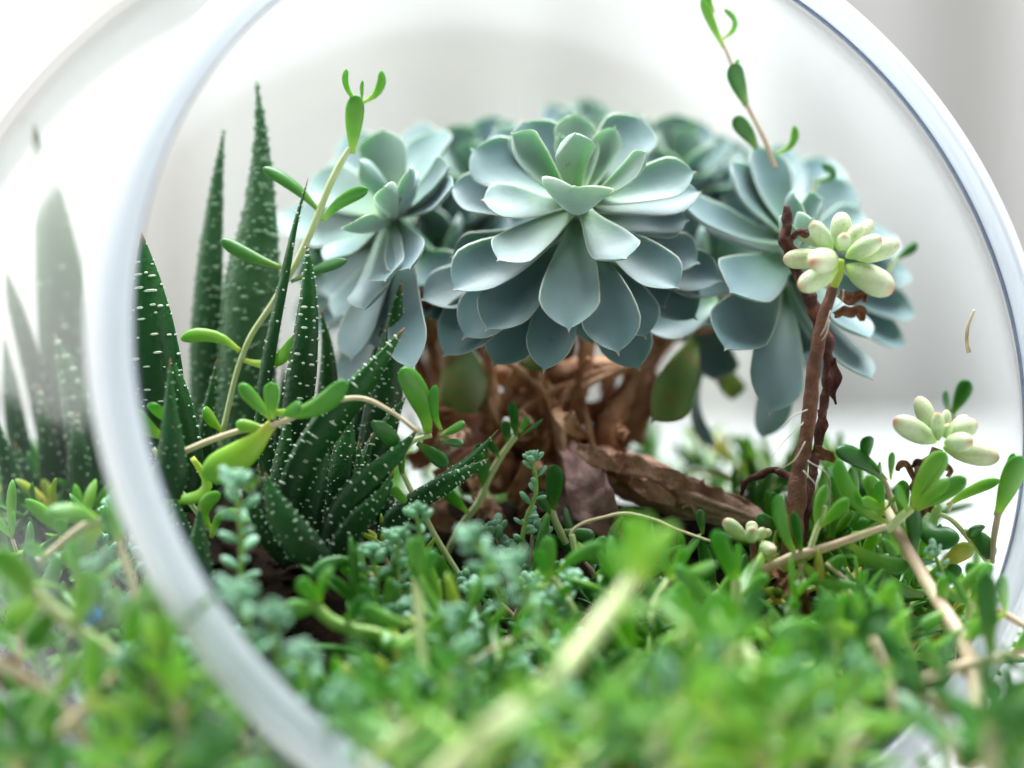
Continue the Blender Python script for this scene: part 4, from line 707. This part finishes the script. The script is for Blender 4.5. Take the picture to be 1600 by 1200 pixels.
# ------------------------------------------------------------------ small blue-green sprigs
def egg_mesh(name='leaf', nr=7, ns=8):
    v = []; f = []; al = []
    prof = [(0, .16), (.10, .30), (.28, .72), (.5, .96), (.70, 1.0), (.86, .80), (.96, .42)]
    for x, r in prof:
        for j in range(ns): th = 2 * math.pi * j / ns; v.append((x, .5 * r * math.cos(th), .40 * r * math.sin(th) + .10 * x * x)); al.append(x)
    v.append((1.0, 0, .10)); al.append(1.0); nr = len(prof)
    for i in range(nr - 1):
        for j in range(ns): a = i * ns + j; b = i * ns + (j + 1) % ns; f.append((a, b, b + ns, a + ns))
    for j in range(ns): f.append(((nr - 1) * ns + j, (nr - 1) * ns + (j + 1) % ns, nr * ns))
    f.append(tuple(range(ns - 1, -1, -1))); return v, f, al
def shared(name, vfa, material, tone=0.0):
    me = bpy.data.meshes.new(name); me.from_pydata(vfa[0], [], vfa[1]); me.polygons.foreach_set('use_smooth', [True] * len(me.polygons))
    for k_, vals in (('along', vfa[2]), ('rim', [0.0] * len(vfa[0])), ('tone', [tone] * len(vfa[0]))): me.attributes.new(k_, 'FLOAT', 'POINT').data.foreach_set('value', vals)
    me.materials.append(M[material]); return me
EGG = egg_mesh(); EGGM = [shared('bead_leaf', EGG, 'blue_sedum', q) for q in (0.0, .4, .9)]
def xf(origin, x, z, L, W, T):
    x = x.normalized(); y = z.cross(x).normalized(); z = x.cross(y)
    return Matrix(((x.x * L, y.x * W, z.x * T, origin.x), (x.y * L, y.y * W, z.y * T, origin.y), (x.z * L, y.z * W, z.z * T, origin.z), (0, 0, 0, 1)))
def sedum_layout(path, Lleaf, rnd, dens=1.0):
    """leaf transforms along a stem path, ending in a tight bud"""
    out = []; n = 14; us = [i / n for i in range(n + 1)]; sp = catmull(path, us); tot = sum((sp[i + 1] - sp[i]).length for i in range(n)); k_ = max(5, int(tot / (Lleaf * .26) * dens)); ang = rnd.random() * 6
    for i in range(k_):
        u = .12 + .84 * i / (k_ - 1); j = min(int(u * n), n - 1); p = sp[j].lerp(sp[j + 1], u * n - j); T = (sp[j + 1] - sp[j]).normalized(); a = T.orthogonal().normalized(); b = T.cross(a); ang += 2.4 + rnd.uniform(-.3, .3)
        rad = a * math.cos(ang) + b * math.sin(ang); up = .35 + .45 * u ** 3; x = rad * (1 - .35 * u ** 3) + T * up; L = Lleaf * rnd.uniform(.8, 1.12) * (.8 + .25 * u if u < .8 else .95)
        out.append(xf(p, x, (T - rad * .3), L, L * rnd.uniform(.40, .50), L * .42))
    T = (sp[-1] - sp[-3]).normalized(); a = T.orthogonal().normalized(); b = T.cross(a)
    for i in range(13):
        s = (i + 1) / 13; th = i * 2.4; rad = a * math.cos(th) + b * math.sin(th); x = rad * (.95 - .8 * (1 - s)) + T * (1.15 - .7 * s); L = Lleaf * (.42 + .38 * s)
        out.append(xf(sp[-1] - T * (Lleaf * .22 * s) + rad * Lleaf * .03, x, T - rad * .3, L, L * .52, L * .46))
    return out
BG = 'small blue-green beaded sprigs'
def sprig(label, path, Lleaf, seed, sr=.0007, dens=1.0):
    rnd = random.Random(seed); t = empty('sedum_sprig', path[0], label, 'sedum', BG)
    tube_obj('stem', path, [sr * 1.2, sr, sr * .8], 'green_stem', t, n=14, ncs=7)
    for Mx in sedum_layout(path, Lleaf, rnd, dens):
        o = bpy.data.objects.new('leaf', rnd.choice(EGGM)); o.parent = t; Mx.translation -= path[0]; o.matrix_basis = Mx; link(o)
sprig('sharp little blue-green sprig standing alone in front of the trunk', PP([(812, 866, .600), (822, 812, .600), (838, 768, .600), (833, 716, .600)]), .0058, 1, dens=.62)
for i, (pth, L_, lab) in enumerate((
    ([(372, 930, .555), (378, 860, .552), (374, 800, .55), (368, 752, .548)], .0074, 'tall soft blue-green sprig in front of the zebra plants, beside the left rim'),
    ([(590, 950, .57), (588, 900, .57), (578, 862, .57)], .0060, 'short sprig at the edge of the dark hollow by the zebra plants'),
    ([(625, 960, .572), (622, 890, .572), (622, 838, .572)], .0060, 'sprig between the dark hollow and the upright light leaf'),
    ([(668, 900, .575), (658, 840, .575), (650, 800, .575)], .0058, 'highest of the sprigs clustered right of the zebra plants'),
    ([(790, 960, .535), (770, 890, .53), (735, 838, .53)], .0068, 'blurred sprig leaning left, just below the sharp one'),
    ([(850, 1000, .52), (825, 930, .52), (800, 878, .52)], .0070, 'blurred sprig leaning left over the middle of the foreground'),
    ([(725, 1060, .53), (722, 1000, .53), (712, 960, .53)], .0064, 'sprig below the middle, right of the upright pale stem'),
    ([(740, 1130, .52), (735, 1060, .52), (728, 1010, .52)], .0064, 'low sprig left of the thick pale foreground stem'),
    ([(395, 1060, .515), (388, 990, .512), (372, 930, .51)], .0085, 'big blurred sprig directly right of the lower left rim'),
    ([(450, 1080, .51), (430, 1010, .51), (425, 960, .51)], .0075, 'blurred sprig second from the lower left rim'),
    ([(500, 1120, .515), (480, 1060, .512), (470, 1020, .51)], .0072, 'blurred sprig third from the lower left rim'),
    ([(560, 1200, .50), (548, 1130, .50), (530, 1090, .50)], .0074, 'blurred sprig at the bottom where the left rim leaves the picture'),
    ([(1150, 1120, .49), (1140, 1060, .49), (1120, 1020, .49)], .0072, 'blurred sprig right of the thick pale foreground stem'),
    ([(1010, 1150, .48), (1020, 1090, .48), (1040, 1050, .48)], .0070, 'blurred sprig just below the thick pale foreground stem'),
    ([(1280, 1160, .485), (1265, 1100, .485), (1240, 1050, .485)], .0072, 'blurred sprig low at the right among bright leaves'),
    ([(190, 960, .535), (170, 915, .535), (160, 880, .535)], .0066, 'sprig seen through the glass beside the beige-stemmed shoot'),
    ([(220, 1140, .505), (215, 1080, .505), (205, 1030, .505)], .0080, 'sprig seen through the glass near the blue bead'),
    ([(330, 1230, .50), (300, 1190, .50), (260, 1150, .50)], .0085, 'pale sprig at the bottom left seen through the glass'),
    ([(880, 1180, .49), (870, 1120, .49), (880, 1080, .49)], .0070, 'low sprig under the bend of the thick pale foreground stem'),
    ([(640, 1150, .52), (630, 1100, .52), (640, 1060, .52)], .0064, 'sprig at the foot of the upright pale stem'),
    ([(1330, 1150, .50), (1325, 1100, .50), (1340, 1040, .50)], .0068, 'sprig inside the lower right rim'))):
    sprig(lab, PP(pth), L_, 10 + i, dens=.8)
sprig('small grey-green sprig half hidden behind the curled leaves at the right', PP([(1475, 905, .585), (1466, 880, .585), (1458, 862, .585)]), .0050, 90, dens=.6)

# ------------------------------------------------------------------ ground cover mass
def green_template(n=7, ns=8):
    us = [0, .15, .35, .58, .78, .92, 1.0]; ww = [.32, .45, .78, 1.0, .9, .58, .1]; out = []
    for cz, cy in ((.10, 0), (.22, .05), (-.08, -.04)):
        v = []; f = []; al = []
        for u, w_ in zip(us, ww):
            for j in range(ns): th = 2 * math.pi * j / ns; v.append((u, .5 * w_ * math.cos(th) * 1.0 + cy * 4 * u * (1 - u), .5 * w_ * .42 * math.sin(th) + cz * 4 * u * (1 - u) + .05 * abs(math.cos(th)))); al.append(u)
        for i in range(len(us) - 1):
            for j in range(ns): a = i * ns + j; b = i * ns + (j + 1) % ns; f.append((a, b, b + ns, a + ns))
        f.append(tuple(range(ns - 1, -1, -1))); f.append(tuple(range((len(us) - 1) * ns, len(us) * ns))); out.append((v, f, al))
    return out
GT = green_template(); GM = {(i, q): shared('small_leaf', GT[i], 'green', q) for i in range(3) for q in (0.0, .35, .8)}
def shoot_layout(base, h, lean, rnd, L0, wr=.25):
    p0 = base; p1 = base + V((lean.x * .4, lean.y * .4, h * .6)); p2 = base + V((lean.x, lean.y, h)); us = [i / 10 for i in range(11)]; sp = catmull([p0, p1, p2], us); out = []; k_ = max(2, int(h / .009)); ang = rnd.random() * 3
    for i in range(k_):
        u = .25 + .7 * (i + rnd.uniform(0, .4)) / k_; j = min(int(u * 10), 9); p = sp[j]; T = (sp[j + 1] - sp[j]).normalized(); a = T.orthogonal().normalized(); b = T.cross(a); ang += 1.57 + rnd.uniform(-.3, .3)
        for s in (0, math.pi):
            rad = a * math.cos(ang + s) + b * math.sin(ang + s); el = rnd.uniform(.25, 1.0); L = L0 * rnd.uniform(.75, 1.15); out.append((xf(p, rad + T * el, T - rad * .4, L, L * wr * rnd.uniform(.85, 1.15), L * wr), rnd.randrange(3)))
    T = (sp[-1] - sp[-2]).normalized(); a = T.orthogonal().normalized(); b = T.cross(a)
    for s in (0, math.pi, 1.6, 4.6):
        rad = a * math.cos(ang + 1 + s) + b * math.sin(ang + 1 + s); L = L0 * rnd.uniform(.7, 1.0) * (.6 if s in (1.6, 4.6) else 1); out.append((xf(sp[-1], rad * .45 + T, T * .3 - rad, L, L * wr, L * wr), rnd.randrange(3)))
    return sp, out
def inside(p, m_=.006): return (p - BS).length < BR - m_ and (p - BC).dot(BN) < .012
def single_shoot(label, x, y, d, seed, hpx=90, L0=.017, tone=.35, lean=(0, 0)):
    """an upright shoot whose tip shows at photo point x, y at depth d"""
    rnd = random.Random(seed); tip = P(x, y, d); h = pxw(hpx, d) * 1.0; base = V((tip.x - lean[0], tip.y - lean[1], tip.z - h)); t = empty('trailing_succulent', base, label, 'trailing plant', TG)
    sp, lay = shoot_layout(base, h * .85, V((lean[0], lean[1], 0)), rnd, L0); tube_obj('stem', [sp[0], sp[5], sp[-1]], [.0011, .001, .0009], rnd.choice(['pale_stem', 'green_stem', 'pink_stem']), t, n=10, ncs=7)
    for Mx, q in lay:
        o = bpy.data.objects.new('leaf', GM[(q, rnd.choice([tone, .35, 0.0 if tone < .5 else .8]))]); o.parent = t; Mx.translation -= base; o.matrix_basis = Mx; link(o)
for i, a in enumerate((
    ('blurred bright shoot at the very bottom centre', 780, 1120, .455, 100, .019, .8, (.005, 0)), ('blurred bright shoot at the bottom, left of the thick pale stem', 600, 1090, .475, 110, .019, .35, (-.006, 0)),
    ('blurred shoot at the bottom right of the thick pale stem foot', 930, 1100, .455, 100, .018, .35, (.004, 0)), ('blurred yellowish shoot at the bottom, right of centre', 1060, 1090, .455, 100, .018, .8, (.006, 0)),
    ('blurred tall shoot with a fan of pale leaves right of the thick pale stem', 1080, 960, .49, 110, .019, .35, (-.004, 0)), ('blurred shoot beside the fan of pale leaves', 1150, 1000, .485, 110, .018, .8, (.005, 0)),
    ('blurred glossy shoot at the bottom right centre', 1230, 1070, .47, 110, .019, .0, (.004, 0)), ('blurred shoot in front of the lower right rim', 1340, 1090, .475, 110, .018, .8, (.004, 0)),
    
    ('shoot tilting left inside the lower right rim', 1405, 965, .555, 100, .017, .35, (-.005, 0)), ('shoot under the stout pinkish stem', 1370, 1000, .55, 90, .016, .8, (.003, 0)),
    ('bright green shoot just left of the lower left rim', 250, 1010, .50, 110, .021, .8, (.003, 0)), ('glowing yellow-green shoot left of the rim near the bottom', 265, 1060, .495, 100, .020, .8, (-.003, 0)),
    ('shoot in the bottom left corner behind the glass', 40, 1120, .52, 100, .019, .0, (0, 0)), ('shoot at the left edge above the beige stem', 30, 960, .54, 90, .020, .35, (0, 0)),
    ('shoot at the bottom left, below the bright ones', 190, 1130, .505, 100, .019, .35, (0, 0)), ('tall shoot behind the glass under the beige-stemmed one', 120, 900, .555, 90, .018, .35, (0, 0)),
    ('mid shoot with narrow leaves left of the two blunt leaves', 800, 990, .535, 80, .016, .0, (.004, 0)), ('mid shoot right of the two blunt leaves', 960, 900, .57, 80, .015, .0, (-.002, 0)),
    ('shoot behind the big bright foreground leaves', 1010, 880, .585, 70, .014, .0, (.004, 0)), ('bright shoot below the two blunt leaves', 880, 1000, .52, 80, .016, .35, (.0, 0)),
    ('shoot between the sprigs in the middle of the foreground', 700, 1050, .51, 80, .016, .0, (.0, 0)), ('shoot to the right of the tiny bean shoot', 1240, 930, .57, 70, .015, .35, (.002, 0)),
    ('low shoot below the tiny bean shoot', 1060, 880, .59, 60, .013, .0, (.002, 0)), ('low leafy shoot in the shade under the horizontal stem', 1340, 920, .575, 60, .014, .35, (.002, 0)),
    ('shoot under the curled broad leaves', 1520, 930, .57, 70, .015, .0, (.002, 0)), ('blurred shoot behind the log, left of the tall bean stem', 1160, 720, .72, 70, .014, .8, (.002, 0)),
    ('blurred yellowish shoot behind the log, under the right rosette', 1090, 690, .75, 70, .016, .8, (.004, 0)), ('blurred shoot behind the log near the trunk', 1010, 700, .74, 60, .014, .35, (-.003, 0)),
    ('blurred shoot right behind the dead stem', 1330, 770, .66, 60, .014, .35, (.002, 0)), ('blurred shoot far back left of the trunk', 660, 690, .70, 60, .014, .0, (.0, 0)))):
    single_shoot(a[0], a[1], a[2], a[3], 200 + i, a[4], a[5], a[6], a[7])

def cover():
    packs = {'green': Geo(), 'dark_green': Geo(), 'blue_sedum': Geo(), 'yellow_leaf': Geo()}; stems = Geo(); rnd = random.Random(77)
    def put(g, tmpl, Mx, tone):
        v, f, al = tmpl; g.add([Mx @ V(q) for q in v], f, al, 0, tone)
    n = 0; tries = 0
    while n < 450 and tries < 22000:
        tries += 1; y = rnd.uniform(.45, .80) if rnd.random() < .62 else rnd.uniform(.45, .535); x = rnd.uniform(-.20, .165); d = y
        px = 800 + x / (KPX * y)
        # leave the dark hollow by the zebra plants, the trunk foot and the log open
        if .555 < y < .70 and -.115 < x < -.055: continue
        if .535 < y < .66 and -.075 < x < -.036: continue
        if .55 < y < .62 and .068 < x < .098 and rnd.random() < .8: continue
        if y > .60 and -.06 < x < .075 and y < .73: continue
        if y > .66 and x > .075 and rnd.random() < .5: continue
        if y > .73 and rnd.random() < .6: continue
        z = soil_z(x, y); base = V((x, y, z - .001)); h = rnd.uniform(.014, .027) * (1.0 if y < .60 else .72)
        if y < .535: h *= .72
        if x > .02 and .535 < y < .66: h *= .72
        if (base + V((0, 0, h)) - BS).length > BR - .008 or (base - BS).length > BR - .006 or (base - BC).dot(BN) > (.03 if x < .085 else -.012): continue
        r = rnd.random(); lean = V((rnd.uniform(-.010, .010), rnd.uniform(-.010, .006), 0))
        bluep = .62 if (-.12 < x < .02 and y < .60) else .10
        if r < bluep:
            path = [base, base + lean * .5 + V((0, 0, h * .7)), base + lean + V((0, 0, h * 1.15))]
            for Mx in sedum_layout(path, rnd.uniform(.0064, .0088), rnd, .6): put(packs['blue_sedum'], EGG, Mx, rnd.random())
        else:
            g = packs['green'] if rnd.random() < .55 else packs['dark_green']
            if rnd.random() < .09: g = packs['yellow_leaf']
            sp, lay = shoot_layout(base, h, lean, rnd, rnd.uniform(.020, .030) * (1.0 if y < .56 else .80), .235); tn = rnd.uniform(0, 1) ** .8
            for Mx, q in lay: put(g, GT[q], Mx, tn)
            path = [sp[0], sp[5], sp[-1]]
        v, f = tube(path, [.0008, .0008, .0006], n=6, ncs=5); stems.add(v, f, .2, 0, .5); n += 1
    for i in range(40):            # stems spilling forward over the lip
        px = rnd.uniform(1180, 1640) if i < 28 else rnd.uniform(-40, 300); base = P(px, rnd.uniform(1215, 1330) if px < 1540 else rnd.uniform(1130, 1300), rnd.uniform(.475, .525)); h = rnd.uniform(.010, .022); lean = V((rnd.uniform(-.012, .012), rnd.uniform(-.01, .004), 0))
        if 1330 < px < 1480: continue
        g = packs['green'] if rnd.random() < .6 else packs['dark_green']
        sp, lay = shoot_layout(base, h, lean, rnd, rnd.uniform(.017, .024), .27); tn = rnd.uniform(0, 1)
        for Mx, q in lay: put(g, GT[q], Mx, tn)
        v, f = tube([sp[0] - V((0, -.004, .012)), sp[5], sp[-1]], [.0009, .0009, .0007], n=6, ncs=5); stems.add(v, f, .2, 0, .5)
    for k_, (nm, lab) in {'green': ('ground_cover', 'dense bright green fleshy leaves covering the soil'), 'dark_green': ('ground_cover', 'darker fleshy leaves in the mass over the soil'), 'blue_sedum': ('sedum_cover', 'blue-green beaded leaves massed low in the foreground'), 'yellow_leaf': ('ground_cover', 'scattered yellowing leaves low in the mass')}.items():
        o = packs[k_].obj(nm, k_); tag(o, lab, 'ground cover', kind='stuff')
    o = stems.obj('cover_stems', 'pink_stem'); tag(o, 'thin pale stems under the leaves', 'ground cover', kind='stuff')
cover()

# ------------------------------------------------------------------ wood, dry leaves, crumbs, bead
def debris():
    v = []; f = []; n = 90; ncs = 44; us = [i / (n - 1) for i in range(n)]; sp = catmull(PP([(880, 722, .660), (950, 735, .650), (1020, 758, .640), (1090, 782, .632), (1160, 806, .625), (1200, 820, .62)]), us); rs = lerp_list([pxw(26, .65), pxw(38, .65), pxw(40, .65), pxw(34, .64), pxw(24, .63), pxw(8, .62)], us)
    for i in range(n):
        T = (sp[min(i + 1, n - 1)] - sp[max(i - 1, 0)]).normalized(); S = T.cross(V((0, 0, 1))).normalized(); B = S.cross(T)
        for j in range(ncs):
            th = 2 * math.pi * j / ncs; d = S * math.cos(th) + B * math.sin(th); r = rs[i] * (1 + .34 * noise.noise(V((us[i] * 3.2, math.cos(th) * 1.8, math.sin(th) * 1.8))) + .30 * noise.noise(V((us[i] * 2.2, math.cos(th) * 7, math.sin(th) * 7))) + .16 * noise.noise(V((us[i] * 14, math.cos(th) * 5, math.sin(th) * 5)))); dv = d * r; v.append(sp[i] + V((dv.x, dv.y, dv.z * .82)))
    for i in range(n - 1):
        for j in range(ncs): a = i * ncs + j; b = i * ncs + (j + 1) % ncs; f.append((a, b, b + ncs, a + ncs))
    f.append(tuple(range(ncs - 1, -1, -1))); f.append(tuple(range((n - 1) * ncs, n * ncs))); g = Geo(); g.add(v, f)
    wl = g.obj('wood_log', 'bark')
    for i, q in enumerate(((900, 700), (960, 712), (1020, 735), (1075, 752), (1120, 775), (985, 752), (1050, 775))):
        crumple('bark_flake', wl, [(q[0], q[1], .632), (q[0] + 32, q[1] + 14, .628), (q[0] + 70, q[1] + 34, .628)], [14, 34, 12], 'bark', 200 + i, .0012, .25)
    tag(wl, 'pinkish-brown piece of weathered wood lying behind the leaves at centre right', 'driftwood')
    def dry(lab, pts, ws, m_, seed, fold=.4, up=None, thick=.0008):
        o = crumple('dry_leaf', None, pts, ws, m_, seed, thick, fold, up); tag(o, lab, 'dried leaf', 'dried leaves on the soil')
    dry('dull purple-brown dried leaf curling down at the left end of the wood', [(885, 700, .645), (915, 745, .63), (930, 790, .622), (975, 835, .62)], [26, 60, 72, 34], 'dry_purple', 31)
    dry('dark purple-brown dried leaf behind the little blue-green sprig', [(840, 760, .64), (880, 790, .632), (925, 820, .626)], [40, 66, 30], 'dry_purple', 36)
    dry('large pinkish faded leaf lying left of the trunk foot', [(640, 720, .655), (690, 690, .65), (745, 680, .652), (780, 660, .66)], [30, 62, 70, 34], 'pink_leaf', 41, .5)
    dry('reddish folded dead leaf under the pinkish one', [(680, 745, .64), (720, 725, .64), (765, 700, .645)], [20, 40, 22], 'pink_leaf', 45, .5)
    dry('brown curled leaf shreds below the horizontal stem', [(1225, 905, .580), (1245, 925, .578), (1260, 960, .578)], [22, 34, 16], 'dry_leaf', 50)
    dry('orange-brown dead leaf stub in the shade at lower right', [(1318, 925, .575), (1322, 950, .573), (1326, 978, .573)], [16, 24, 12], 'dry_leaf', 53)
    dry('brown shred behind the upright leaf pair', [(1208, 885, .59), (1218, 905, .588), (1215, 935, .588)], [12, 24, 10], 'dry_leaf', 56)
    dry('crumpled brown leaf at the left edge of the foreground', [(0, 1040, .53), (30, 1060, .53), (60, 1075, .53)], [40, 60, 20], 'dry_leaf', 60)
    dry('red-brown fragment between leaves at the bottom left', [(335, 1150, .50), (360, 1160, .50), (385, 1170, .50)], [16, 26, 14], 'dry_leaf', 63)
    dry('tiny dried sliver stuck to the glass at the right', [(1522, 484, .60), (1512, 510, .60), (1510, 535, .60), (1513, 552, .60)], [3, 5, 6, 7], 'beige_stem', 70, .2)
    t = tube_obj('twig', PP([(1158, 772, .615), (1166, 752, .612), (1188, 742, .612), (1208, 735, .612), (1228, 742, .61), (1248, 752, .606)]), [.0007, .0009, .0013, .0011, .0015, .0018], 'dead', None, n=40, ncs=8, rough=.5, scale=300)
    tag(t, 'small dark crooked twig beside the foot of the tall bean stem', 'twig')
    t = tube_obj('straw', PP([(700, 1060, .53), (760, 1020, .535), (830, 985, .54)]), [.0006, .0007, .0005], 'beige_stem', None, n=12, ncs=6); tag(t, 'thin beige straw lying among the blue-green sprigs', 'straw')
    t = tube_obj('straw', PP([(1290, 880, .582), (1320, 905, .582), (1350, 935, .582)]), [.0006, .0007, .0005], 'beige_stem', None, n=12, ncs=6); tag(t, 'thin pinkish straw under the horizontal stem', 'straw')
    c = P(140, 962, .55); v = []; f = []; nr, ns = 10, 14
    for i in range(nr + 1):
        for j in range(ns): ph = math.pi * i / nr; th = 2 * math.pi * j / ns; r = .0036 * (1 + .12 * noise.noise(V((i, j, 0)) * .4)); v.append(c + V((r * math.sin(ph) * math.cos(th), r * math.sin(ph) * math.sin(th), r * .8 * math.cos(ph))))
    for i in range(nr):
        for j in range(ns): a = i * ns + j; b = i * ns + (j + 1) % ns; f.append((a, a + ns, b + ns, b))
    g = Geo(); g.add(v, f); tag(g.obj('glass_bead', 'blue'), 'bright blue bead among the leaves at the far left', 'bead')
    # crumbs of soil and bark
    g = Geo(); rnd = random.Random(9); k_ = 0
    while k_ < 1500:
        x = rnd.uniform(-.17, .16); y = rnd.uniform(.5, .8); p = V((x, y, soil_z(x, y)))
        if not inside(p, .010): continue
        k_ += 1; s = rnd.uniform(.0008, .0028); R3 = Matrix.Rotation(rnd.random() * 6, 3, 'Z') @ Matrix.Rotation(rnd.random() * 3, 3, 'X'); sx, sy, sz = s * rnd.uniform(.7, 2.2), s, s * rnd.uniform(.4, .9)
        cv = [R3 @ V((a * sx * rnd.uniform(.6, 1.1), b * sy * rnd.uniform(.6, 1.1), c_ * sz * rnd.uniform(.6, 1.1))) + p for a in (-1, 1) for b in (-1, 1) for c_ in (-1, 1)]
        g.add(cv, [(0, 1, 3, 2), (4, 6, 7, 5), (0, 4, 5, 1), (2, 3, 7, 6), (0, 2, 6, 4), (1, 5, 7, 3)])
    tag(g.obj('soil_crumbs', 'soil', smooth=False), 'loose dark crumbs of soil and bark', 'soil', kind='stuff')
debris()
